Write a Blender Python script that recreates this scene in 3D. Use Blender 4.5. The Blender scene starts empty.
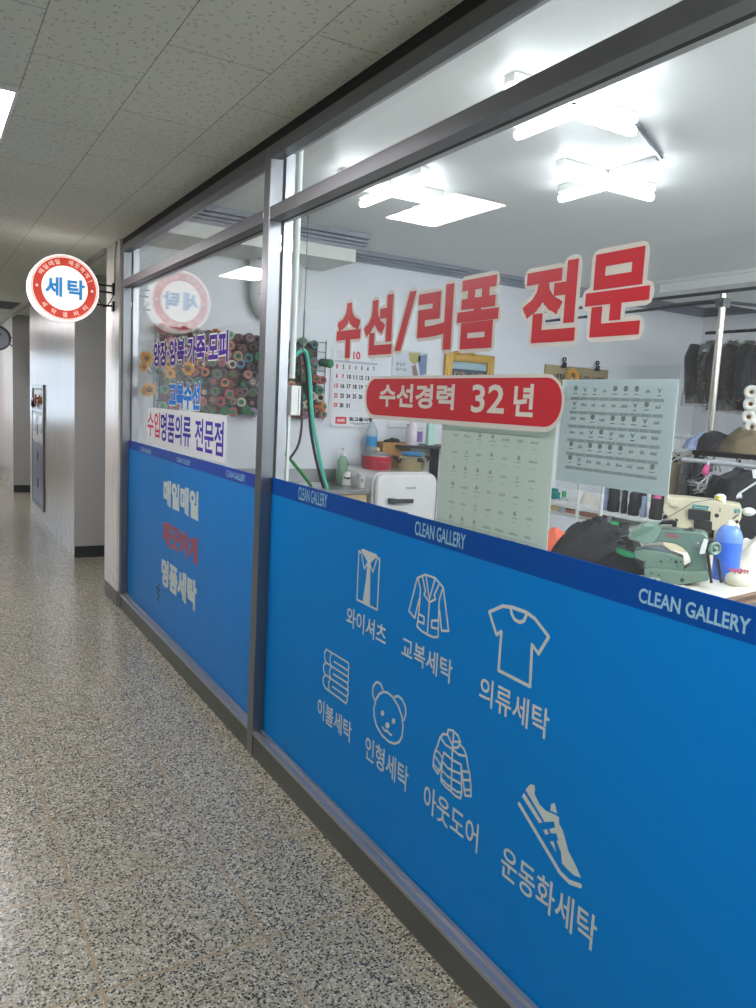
import bpy, math, random
from mathutils import Vector, Matrix, noise
from mathutils.geometry import delaunay_2d_cdt
random.seed(7)
sc = bpy.context.scene
PI = math.pi
# ------------------------------------------------------------------ camera
CAMX = Vector((0.86058667, -0.50668422, 0.05159162))    # camera right in world
CAMD = Vector((-0.01940953, -0.13385285, -0.99081112))  # camera down
CAMF = Vector((0.50893404, 0.85167747, -0.12502648))    # camera forward
CAMP = Vector((-1.155, 0.0, 1.457)); FPX = 773.377
cd = bpy.data.cameras.new('camera'); cam = bpy.data.objects.new('camera', cd); sc.collection.objects.link(cam)
mw = Matrix((( CAMX[0], -CAMD[0], -CAMF[0], CAMP[0]), (CAMX[1], -CAMD[1], -CAMF[1], CAMP[1]),
             (CAMX[2], -CAMD[2], -CAMF[2], CAMP[2]), (0, 0, 0, 1)))
cam.matrix_world = mw
cd.sensor_fit = 'VERTICAL'; cd.sensor_height = 24.0; cd.lens = FPX/1008*24.0; cd.clip_start = .02
sc.camera = cam
# ------------------------------------------------------------------ world and exposure
W = bpy.data.worlds.new('world'); sc.world = W; W.use_nodes = True
bg = W.node_tree.nodes['Background']; bg.inputs[0].default_value = (.72, .84, 1, 1); bg.inputs[1].default_value = 5.0
sc.view_settings.view_transform = 'Standard'; sc.view_settings.look = 'None'
sc.view_settings.exposure = 0.0; sc.view_settings.gamma = 1.0; sc.view_settings.use_curve_mapping = False
CORRIDOR_E = 54.0; SHOP_E = 17.0; SIGN_E = .78

# ------------------------------------------------------------------ point helpers (metres, from places measured in the photo)
def P(px, py, ax, v):
    r = CAMX*(px-378) + CAMD*(py-504) + CAMF*FPX
    i = 'xyz'.index(ax); return CAMP + r*((v-CAMP[i])/r[i])
class Face:
    """upright plane through a base point, turned towards where the photo was taken"""
    def __init__(s, o, n=None):
        s.o = Vector(o); n = n or Vector((CAMP.x-o[0], CAMP.y-o[1], 0)); s.n = n.normalized(); s.u = Vector((-s.n.y, s.n.x, 0))
    def __call__(s, px, py, off=0):
        r = CAMX*(px-378) + CAMD*(py-504) + CAMF*FPX
        o = s.o + s.n*off; return CAMP + r*((o-CAMP).dot(s.n)/r.dot(s.n))
def crop(ox, oy, k):
    return lambda x, y: (ox+x/k, oy+y/k)

# ------------------------------------------------------------------ mesh helpers
class MB:
    def __init__(s): s.v = []; s.f = []; s.sm = []
    def add(s, vs, fs, smooth=False):
        b = len(s.v); s.v += [Vector(v) for v in vs]; s.f += [tuple(b+i for i in f) for f in fs]; s.sm += [smooth]*len(fs); return s
    def box(s, a, b, m=None):
        x0, y0, z0 = a; x1, y1, z1 = b
        vs = [(x0,y0,z0),(x1,y0,z0),(x1,y1,z0),(x0,y1,z0),(x0,y0,z1),(x1,y0,z1),(x1,y1,z1),(x0,y1,z1)]
        if m: vs = [m @ Vector(v) for v in vs]
        return s.add(vs, [(0,3,2,1),(4,5,6,7),(0,1,5,4),(1,2,6,5),(2,3,7,6),(3,0,4,7)])
    def ring_loft(s, rings, caps=True, smooth=True):
        n = len(rings[0]); vs = [p for r in rings for p in r]; fs = []
        for i in range(len(rings)-1):
            for j in range(n):
                fs.append((i*n+j, i*n+(j+1) % n, (i+1)*n+(j+1) % n, (i+1)*n+j))
        s.add(vs, fs, smooth)
        if caps:
            s.add(rings[0], [tuple(range(n))[::-1]]); s.add(rings[-1], [tuple(range(n))])
        return s
    def tube(s, pts, r, n=10, caps=True):
        pts = [Vector(p) for p in pts]; rs = r if isinstance(r, (list, tuple)) else [r]*len(pts); rings = []
        t0 = (pts[1]-pts[0]).normalized(); u = t0.orthogonal().normalized()
        for i, p in enumerate(pts):
            t = (pts[min(i+1, len(pts)-1)]-pts[max(i-1, 0)]).normalized()
            u = (u-t*u.dot(t)).normalized(); w = t.cross(u)
            rings.append([p+(u*math.cos(a)+w*math.sin(a))*rs[i] for a in (2*PI*k/n for k in range(n))])
        return s.ring_loft(rings, caps)
    def lathe(s, o, prof, n=24, ax=(0,0,1), caps=True, smooth=True):
        o = Vector(o); ax = Vector(ax).normalized(); u = ax.orthogonal().normalized(); w = ax.cross(u)
        rings = [[o+ax*h+(u*math.cos(a)+w*math.sin(a))*max(r, 1e-4) for a in (2*PI*k/n for k in range(n))] for r, h in prof]
        return s.ring_loft(rings, caps, smooth)
    def prism(s, poly, vec, smooth=False):
        n = len(poly); vec = Vector(vec); a = [Vector(p) for p in poly]; b = [p+vec for p in a]
        s.add(a+b, [tuple(range(n))[::-1], tuple(range(n, 2*n))]+[(i, (i+1) % n, n+(i+1) % n, n+i) for i in range(n)]); return s
    def grid(s, fn, nu, nv, smooth=True):
        vs = [fn(i/nu, j/nv) for j in range(nv+1) for i in range(nu+1)]
        fs = [(j*(nu+1)+i, j*(nu+1)+i+1, (j+1)*(nu+1)+i+1, (j+1)*(nu+1)+i) for j in range(nv) for i in range(nu)]
        return s.add(vs, fs, smooth)
    def ball(s, c, rx, ry=None, rz=None, n=14, m=9):
        ry = ry or rx; rz = rz or rx; c = Vector(c)
        rings = [[c+Vector((rx*math.sin(t)*math.cos(a), ry*math.sin(t)*math.sin(a), rz*math.cos(t))) for a in (2*PI*k/n for k in range(n))]
                 for t in (PI*(i+.02)/(m+.04) for i in range(m+1))]
        return s.ring_loft(rings[::-1])
def arc(c, r, a0, a1, n=10, rx=None):
    rx = rx or r
    return [(c[0]+rx*math.cos(math.radians(a0+(a1-a0)*i/n)), c[1]+r*math.sin(math.radians(a0+(a1-a0)*i/n))) for i in range(n+1)]
def rbox(mb, a, b, r, axis='y', n=5):
    """box with rounded corners when looked at along axis"""
    i, j = {'x': (1, 2), 'y': (0, 2), 'z': (0, 1)}[axis]; k = 'xyz'.index(axis)
    pts = []
    for cx, cy, a0 in ((b[i]-r, b[j]-r, 0), (a[i]+r, b[j]-r, 90), (a[i]+r, a[j]+r, 180), (b[i]-r, a[j]+r, 270)):
        pts += arc((cx, cy), r, a0, a0+90, n)
    poly = []
    for p in pts:
        v = [0, 0, 0]; v[i] = p[0]; v[j] = p[1]; v[k] = a[k]; poly.append(Vector(v))
    vec = Vector((0, 0, 0)); vec[k] = b[k]-a[k]
    return mb.prism(poly, vec)

ORG = {}
def tag(o, label=None, cat=None, group=None, kind=None):
    for k, v in (('label', label), ('category', cat), ('group', group), ('kind', kind)):
        if v: o[k] = v
    return o
def worg(o):
    return ORG.get(o.name, Vector((0, 0, 0))) if o else Vector((0, 0, 0))
def obj(name, mb, mat, parent=None, bevel=0, loc=None):
    me = bpy.data.meshes.new(name)
    if loc is None and parent is None and mb.v:
        xs = [v.x for v in mb.v]; ys = [v.y for v in mb.v]; zs = [v.z for v in mb.v]
        loc = Vector(((min(xs)+max(xs))/2, (min(ys)+max(ys))/2, min(zs)))
    base = worg(parent) if parent else Vector(loc)
    me.from_pydata([tuple(v-base) for v in mb.v], [], mb.f)
    me.polygons.foreach_set('use_smooth', mb.sm)
    me.materials.append(mat); me.update()
    o = bpy.data.objects.new(name, me); sc.collection.objects.link(o)
    if parent: o.parent = parent
    else: o.location = base
    ORG[o.name] = base
    if bevel:
        m = o.modifiers.new('bevel', 'BEVEL'); m.width = bevel; m.segments = 2; m.limit_method = 'ANGLE'; m.angle_limit = .6
        m.harden_normals = False
    return o
def struct(name, mb, mat, parent=None, bevel=0):
    o = obj(name, mb, mat, parent, bevel)
    if not parent: o['kind'] = 'structure'
    return o
def thing(name, loc, label, cat, group=None, kind=None):
    o = bpy.data.objects.new(name, None); sc.collection.objects.link(o); o.location = loc; o.empty_display_size = .05
    ORG[o.name] = Vector(loc); return tag(o, label, cat, group, kind)
def copy_tree(o, parent=None):
    c = o.copy(); sc.collection.objects.link(c); ORG[c.name] = ORG.get(o.name, Vector((0, 0, 0)))
    if parent: c.parent = parent
    for ch in list(o.children): copy_tree(ch, c)
    return c

# ------------------------------------------------------------------ materials
def lin(c):
    if isinstance(c, str): c = [int(c[i:i+2], 16)/255 for i in (0, 2, 4)]
    return tuple((x/12.92 if x <= .04045 else ((x+.055)/1.055)**2.4) for x in c)+(1,)
def mat(name, col, rough=.5, metal=0, spec=None, noise_amt=0, noise_scale=20, bump=0, bump_scale=80, bd=.01, emit=0, coat=0, alpha=1, trans=0, stretch=None):
    m = bpy.data.materials.new(name); m.use_nodes = True; N = m.node_tree.nodes; L = m.node_tree.links; b = N['Principled BSDF']
    c = lin(col); b.inputs['Base Color'].default_value = c; b.inputs['Roughness'].default_value = rough; b.inputs['Metallic'].default_value = metal
    if spec is not None: b.inputs['Specular IOR Level'].default_value = spec
    if coat: b.inputs['Coat Weight'].default_value = coat; b.inputs['Coat Roughness'].default_value = .08
    if emit: b.inputs['Emission Color'].default_value = c; b.inputs['Emission Strength'].default_value = emit
    if alpha < 1: b.inputs['Alpha'].default_value = alpha
    if trans: b.inputs['Transmission Weight'].default_value = trans
    tc = N.new('ShaderNodeTexCoord'); mp = N.new('ShaderNodeMapping'); L.new(tc.outputs['Object'], mp.inputs[0])
    if stretch: mp.inputs['Scale'].default_value = stretch
    if noise_amt or not bump:
        n = N.new('ShaderNodeTexNoise'); n.inputs['Scale'].default_value = noise_scale; n.inputs['Detail'].default_value = 5; L.new(mp.outputs[0], n.inputs[0])
        mx = N.new('ShaderNodeMixRGB'); k = noise_amt or .04
        mx.inputs[1].default_value = tuple(x*(1-k) for x in c[:3])+(1,); mx.inputs[2].default_value = tuple(min(1, x*(1+k)) for x in c[:3])+(1,)
        L.new(n.outputs[0], mx.inputs[0]); L.new(mx.outputs[0], b.inputs['Base Color'])
    if bump:
        n2 = N.new('ShaderNodeTexNoise'); n2.inputs['Scale'].default_value = bump_scale; n2.inputs['Detail'].default_value = 4; L.new(mp.outputs[0], n2.inputs[0])
        bp = N.new('ShaderNodeBump'); bp.inputs['Strength'].default_value = bump; bp.inputs['Distance'].default_value = bd
        L.new(n2.outputs[0], bp.inputs['Height']); L.new(bp.outputs[0], b.inputs['Normal'])
    return m
def math_node(N, L, op, a, b=None):
    n = N.new('ShaderNodeMath'); n.operation = op
    for i, x in enumerate((a, b)):
        if x is None: continue
        if isinstance(x, (int, float)): n.inputs[i].default_value = x
        else: L.new(x, n.inputs[i])
    return n.outputs[0]
def glass_mat(name, tint=(.97, .985, .98), base=.035, power=5, haze=0.0):
    """clear sheet: transmits straight through, reflects by angle on each of its two faces"""
    m = bpy.data.materials.new(name); m.use_nodes = True; N = m.node_tree.nodes; L = m.node_tree.links; N.clear()
    out = N.new('ShaderNodeOutputMaterial'); g = N.new('ShaderNodeBsdfGlossy'); g.inputs['Roughness'].default_value = .0
    t = N.new('ShaderNodeBsdfTransparent'); t.inputs[0].default_value = tint+(1,)
    geo = N.new('ShaderNodeNewGeometry'); vm = N.new('ShaderNodeVectorMath'); vm.operation = 'DOT_PRODUCT'
    L.new(geo.outputs['Normal'], vm.inputs[0]); L.new(geo.outputs['Incoming'], vm.inputs[1])
    c = math_node(N, L, 'ABSOLUTE', vm.outputs['Value']); c = math_node(N, L, 'SUBTRACT', 1, c); c = math_node(N, L, 'POWER', c, power)
    c = math_node(N, L, 'MULTIPLY', c, 1-base); c = math_node(N, L, 'ADD', c, base)
    mx = N.new('ShaderNodeMixShader'); L.new(c, mx.inputs[0]); L.new(t.outputs[0], mx.inputs[1]); L.new(g.outputs[0], mx.inputs[2])
    last = mx.outputs[0]
    if haze:
        d = N.new('ShaderNodeBsdfDiffuse'); d.inputs[0].default_value = (.8, .8, .8, 1); m2 = N.new('ShaderNodeMixShader')
        nz = N.new('ShaderNodeTexNoise'); nz.inputs['Scale'].default_value = 2.5; nz.inputs['Distortion'].default_value = 1.5
        tcc = N.new('ShaderNodeTexCoord'); L.new(tcc.outputs['Object'], nz.inputs[0])
        L.new(math_node(N, L, 'MULTIPLY', nz.outputs[0], haze*2), m2.inputs[0]); L.new(last, m2.inputs[1]); L.new(d.outputs[0], m2.inputs[2]); last = m2.outputs[0]
    L.new(last, out.inputs[0]); return m
def terrazzo():
    m = bpy.data.materials.new('terrazzo'); m.use_nodes = True; N = m.node_tree.nodes; L = m.node_tree.links; b = N['Principled BSDF']
    tc = N.new('ShaderNodeTexCoord'); geo = N.new('ShaderNodeNewGeometry'); pos = geo.outputs['Position']
    def voro(scale, feat='F1', seed=0):
        v = N.new('ShaderNodeTexVoronoi'); v.inputs['Scale'].default_value = scale; v.feature = feat
        mp = N.new('ShaderNodeMapping'); mp.inputs['Location'].default_value = (seed, seed*.7, 0); L.new(pos, mp.inputs[0])
        L.new(mp.outputs[0], v.inputs[0]); return v
    v1 = voro(138); v2 = voro(190, 'F1', 3.1)
    wn = N.new('ShaderNodeSeparateColor'); L.new(v1.outputs['Color'], wn.inputs[0])
    ramp = N.new('ShaderNodeValToRGB'); r = ramp.color_ramp; r.interpolation = 'CONSTANT'
    cols = [(0, '2f3335'), (.17, '676b66'), (.27, 'aeada1'), (.55, '9c9a8a'), (.72, 'c3c1b5'), (.88, '848273')]
    r.elements[0].color = lin(cols[0][1]); r.elements[1].position = cols[1][0]; r.elements[1].color = lin(cols[1][1])
    for p, c in cols[2:]: e = r.elements.new(p); e.color = lin(c)
    L.new(wn.outputs[0], ramp.inputs[0])
    # chips are set in cement: away from a chip's heart the matrix shows
    cem = N.new('ShaderNodeMixRGB'); cem.inputs[2].default_value = lin('96937f')
    L.new(ramp.outputs[0], cem.inputs[1])
    gt = N.new('ShaderNodeMath'); gt.operation = 'GREATER_THAN'; gt.inputs[1].default_value = .52; L.new(v1.outputs['Distance'], gt.inputs[0]); L.new(gt.outputs[0], cem.inputs[0])
    sp = N.new('ShaderNodeSeparateColor'); L.new(v2.outputs['Color'], sp.inputs[0])
    dk = math_node(N, L, 'GREATER_THAN', sp.outputs[1], .86); m2 = N.new('ShaderNodeMixRGB'); L.new(dk, m2.inputs[0]); L.new(cem.outputs[0], m2.inputs[1]); m2.inputs[2].default_value = lin('3a3d3d')
    # large soft wear
    nz = N.new('ShaderNodeTexNoise'); nz.inputs['Scale'].default_value = 1.3; nz.inputs['Detail'].default_value = 4; L.new(pos, nz.inputs[0])
    wr = N.new('ShaderNodeMixRGB'); wr.blend_type = 'MULTIPLY'; wr.inputs[0].default_value = .2; L.new(m2.outputs[0], wr.inputs[1])
    rr = N.new('ShaderNodeValToRGB'); rr.color_ramp.elements[0].position = .3; rr.color_ramp.elements[0].color = (.55, .52, .47, 1); rr.color_ramp.elements[1].position = .65; L.new(nz.outputs[0], rr.inputs[0]); L.new(rr.outputs[0], wr.inputs[2])
    # metal-strip joints on a 0.43 m grid
    br = N.new('ShaderNodeTexBrick'); br.offset = 0; br.inputs['Scale'].default_value = 1; br.inputs['Brick Width'].default_value = .43; br.inputs['Row Height'].default_value = .43
    br.inputs['Mortar Size'].default_value = .0042; br.inputs['Color1'].default_value = (0,0,0,1); br.inputs['Color2'].default_value = (0,0,0,1); br.inputs['Mortar'].default_value = (1,1,1,1); br.inputs['Mortar Smooth'].default_value = .3
    mp = N.new('ShaderNodeMapping'); mp.inputs['Location'].default_value = (.365+.43*10, -1.80+.43*20, 0); L.new(pos, mp.inputs[0]); L.new(mp.outputs[0], br.inputs[0])
    jn = N.new('ShaderNodeMixRGB'); L.new(math_node(N, L, 'MULTIPLY', br.outputs['Fac'], .95), jn.inputs[0]); L.new(wr.outputs[0], jn.inputs[1]); jn.inputs[2].default_value = lin('93836a')
    L.new(jn.outputs[0], b.inputs['Base Color'])
    rn = N.new('ShaderNodeMapRange'); rn.inputs[3].default_value = .22; rn.inputs[4].default_value = .28; L.new(nz.outputs[0], rn.inputs[0]); L.new(rn.outputs[0], b.inputs['Roughness'])
    b.inputs['Specular IOR Level'].default_value = .55
    return m
def tex_ceiling():
    m = bpy.data.materials.new('ceiling_board'); m.use_nodes = True; N = m.node_tree.nodes; L = m.node_tree.links; b = N['Principled BSDF']
    geo = N.new('ShaderNodeNewGeometry'); pos = geo.outputs['Position']; b.inputs['Roughness'].default_value = .85
    vo = N.new('ShaderNodeTexVoronoi'); vo.voronoi_dimensions = '2D'; vo.inputs['Scale'].default_value = 26; L.new(pos, vo.inputs[0])
    df = N.new('ShaderNodeVectorMath'); df.operation = 'SUBTRACT'; L.new(pos, df.inputs[0]); L.new(vo.outputs['Position'], df.inputs[1])
    dx = N.new('ShaderNodeSeparateXYZ'); L.new(df.outputs[0], dx.inputs[0]); cs = N.new('ShaderNodeSeparateColor'); L.new(vo.outputs['Color'], cs.inputs[0])
    an = math_node(N, L, 'MULTIPLY', cs.outputs[0], 6.283); co = math_node(N, L, 'COSINE', an); si = math_node(N, L, 'SINE', an)
    X_ = math_node(N, L, 'ADD', math_node(N, L, 'MULTIPLY', dx.outputs[0], co), math_node(N, L, 'MULTIPLY', dx.outputs[1], si))
    Y_ = math_node(N, L, 'SUBTRACT', math_node(N, L, 'MULTIPLY', dx.outputs[1], co), math_node(N, L, 'MULTIPLY', dx.outputs[0], si))
    yy_ = math_node(N, L, 'ABSOLUTE', math_node(N, L, 'SUBTRACT', Y_, math_node(N, L, 'MULTIPLY', math_node(N, L, 'MULTIPLY', X_, X_), 60)))
    mk = math_node(N, L, 'MULTIPLY', math_node(N, L, 'LESS_THAN', math_node(N, L, 'ABSOLUTE', X_), .0075), math_node(N, L, 'LESS_THAN', yy_, .0024))
    gt = N.new('ShaderNodeMath'); gt.operation = 'MULTIPLY'; gt.inputs[1].default_value = 1.0; L.new(mk, gt.inputs[0])
    v = N.new('ShaderNodeTexVoronoi'); v.inputs['Scale'].default_value = 75; L.new(pos, v.inputs[0]); dots = math_node(N, L, 'LESS_THAN', v.outputs['Distance'], .12)
    n3 = N.new('ShaderNodeTexNoise'); n3.inputs['Scale'].default_value = 1.1; n3.inputs['Detail'].default_value = 5; L.new(pos, n3.inputs[0])
    c0 = N.new('ShaderNodeMixRGB'); c0.inputs[1].default_value = lin('cfd3c4'); c0.inputs[2].default_value = lin('e2e5d8'); L.new(n3.outputs[0], c0.inputs[0])
    c1 = N.new('ShaderNodeMixRGB'); L.new(c0.outputs[0], c1.inputs[1]); c1.inputs[2].default_value = lin('a3a79b')
    mxx = math_node(N, L, 'MAXIMUM', math_node(N, L, 'MULTIPLY', gt.outputs[0], .8), math_node(N, L, 'MULTIPLY', dots, .35)); L.new(mxx, c1.inputs[0])
    br = N.new('ShaderNodeTexBrick'); br.offset = .5; br.inputs['Scale'].default_value = 1; br.inputs['Brick Width'].default_value = .62; br.inputs['Row Height'].default_value = .3175
    br.inputs['Mortar Size'].default_value = .0018; br.inputs['Color1'].default_value = (0,0,0,1); br.inputs['Color2'].default_value = (0,0,0,1); br.inputs['Mortar'].default_value = (1,1,1,1)
    sx = N.new('ShaderNodeSeparateXYZ'); L.new(pos, sx.inputs[0]); cx = N.new('ShaderNodeCombineXYZ')
    L.new(math_node(N, L, 'ADD', sx.outputs[1], -2.345+.62*20), cx.inputs[0]); L.new(math_node(N, L, 'ADD', sx.outputs[0], .21+.3175*20), cx.inputs[1]); L.new(cx.outputs[0], br.inputs[0])
    c2 = N.new('ShaderNodeMixRGB'); L.new(math_node(N, L, 'MULTIPLY', br.outputs['Fac'], .7), c2.inputs[0]); L.new(c1.outputs[0], c2.inputs[1]); c2.inputs[2].default_value = lin('6a6c62')
    L.new(c2.outputs[0], b.inputs['Base Color'])
    bp = N.new('ShaderNodeBump'); bp.inputs['Strength'].default_value = .5; bp.inputs['Distance'].default_value = .003
    hh = math_node(N, L, 'SUBTRACT', 1, math_node(N, L, 'MAXIMUM', gt.outputs[0], br.outputs['Fac'])); L.new(hh, bp.inputs['Height']); L.new(bp.outputs[0], b.inputs['Normal'])
    return m
def streaky(name, c1, c2, rough=.3, amt=.5, scale=6):
    """glossy painted plaster with dirt that has run down it"""
    m = mat(name, c1, rough); N = m.node_tree.nodes; L = m.node_tree.links; b = N['Principled BSDF']
    geo = N.new('ShaderNodeNewGeometry'); mp = N.new('ShaderNodeMapping'); mp.inputs['Scale'].default_value = (1, 1, .09); L.new(geo.outputs['Position'], mp.inputs[0])
    n = N.new('ShaderNodeTexNoise'); n.inputs['Scale'].default_value = scale*3; n.inputs['Detail'].default_value = 6; n.inputs['Roughness'].default_value = .65; L.new(mp.outputs[0], n.inputs[0])
    r = N.new('ShaderNodeValToRGB'); r.color_ramp.elements[0].position = .45; r.color_ramp.elements[1].position = .75; L.new(n.outputs[0], r.inputs[0])
    x = N.new('ShaderNodeMixRGB'); x.inputs[1].default_value = lin(c1); x.inputs[2].default_value = lin(c2); L.new(math_node(N, L, 'MULTIPLY', r.outputs[0], amt), x.inputs[0])
    # scuffs close to the floor
    sx = N.new('ShaderNodeSeparateXYZ'); L.new(geo.outputs['Position'], sx.inputs[0])
    n2 = N.new('ShaderNodeTexNoise'); n2.inputs['Scale'].default_value = 14; n2.inputs['Detail'].default_value = 8; L.new(geo.outputs['Position'], n2.inputs[0])
    low = N.new('ShaderNodeMapRange'); low.inputs[1].default_value = .32; low.inputs[2].default_value = .0; L.new(sx.outputs[2], low.inputs[0])
    sc_ = math_node(N, L, 'MULTIPLY', low.outputs[0], math_node(N, L, 'GREATER_THAN', n2.outputs[0], .55))
    y = N.new('ShaderNodeMixRGB'); L.new(math_node(N, L, 'MULTIPLY', sc_, .55), y.inputs[0]); L.new(x.outputs[0], y.inputs[1]); y.inputs[2].default_value = lin('6b6360')
    L.new(y.outputs[0], b.inputs['Base Color'])
    bp = N.new('ShaderNodeBump'); bp.inputs['Strength'].default_value = .05; bp.inputs['Distance'].default_value = .01; L.new(n.outputs[0], bp.inputs['Height']); L.new(bp.outputs[0], b.inputs['Normal'])
    return m
def sheet_mat(name, col, through, rough=.5, spec=.25, alpha=1, noise_amt=.04, noise_scale=3, stretch=None):
    """thin film or paper that glows a little when lit from behind"""
    m = mat(name, col, rough, spec=spec, alpha=alpha, noise_amt=noise_amt, noise_scale=noise_scale, stretch=stretch); N = m.node_tree.nodes; L = m.node_tree.links
    t = N.new('ShaderNodeBsdfTranslucent'); t.inputs[0].default_value = lin(col); mx = N.new('ShaderNodeMixShader'); mx.inputs[0].default_value = through
    out = N['Material Output']; L.new(N['Principled BSDF'].outputs[0], mx.inputs[1]); L.new(t.outputs[0], mx.inputs[2]); L.new(mx.outputs[0], out.inputs[0]); return m
def crumpled(name):
    """clear crumpled garment bag: mostly see-through, with small hard glints"""
    m = bpy.data.materials.new(name); m.use_nodes = True; N = m.node_tree.nodes; L = m.node_tree.links; N.clear()
    out = N.new('ShaderNodeOutputMaterial'); g = N.new('ShaderNodeBsdfGlossy'); g.inputs['Roughness'].default_value = .12; t = N.new('ShaderNodeBsdfTransparent')
    tc = N.new('ShaderNodeTexCoord'); n = N.new('ShaderNodeTexNoise'); n.inputs['Scale'].default_value = 26; n.inputs['Detail'].default_value = 3; L.new(tc.outputs['Object'], n.inputs[0])
    bp = N.new('ShaderNodeBump'); bp.inputs['Strength'].default_value = 1; bp.inputs['Distance'].default_value = .08; L.new(n.outputs[0], bp.inputs['Height']); L.new(bp.outputs[0], g.inputs['Normal'])
    mx = N.new('ShaderNodeMixShader'); mx.inputs[0].default_value = .28; L.new(t.outputs[0], mx.inputs[1]); L.new(g.outputs[0], mx.inputs[2]); L.new(mx.outputs[0], out.inputs[0]); return m
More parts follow.
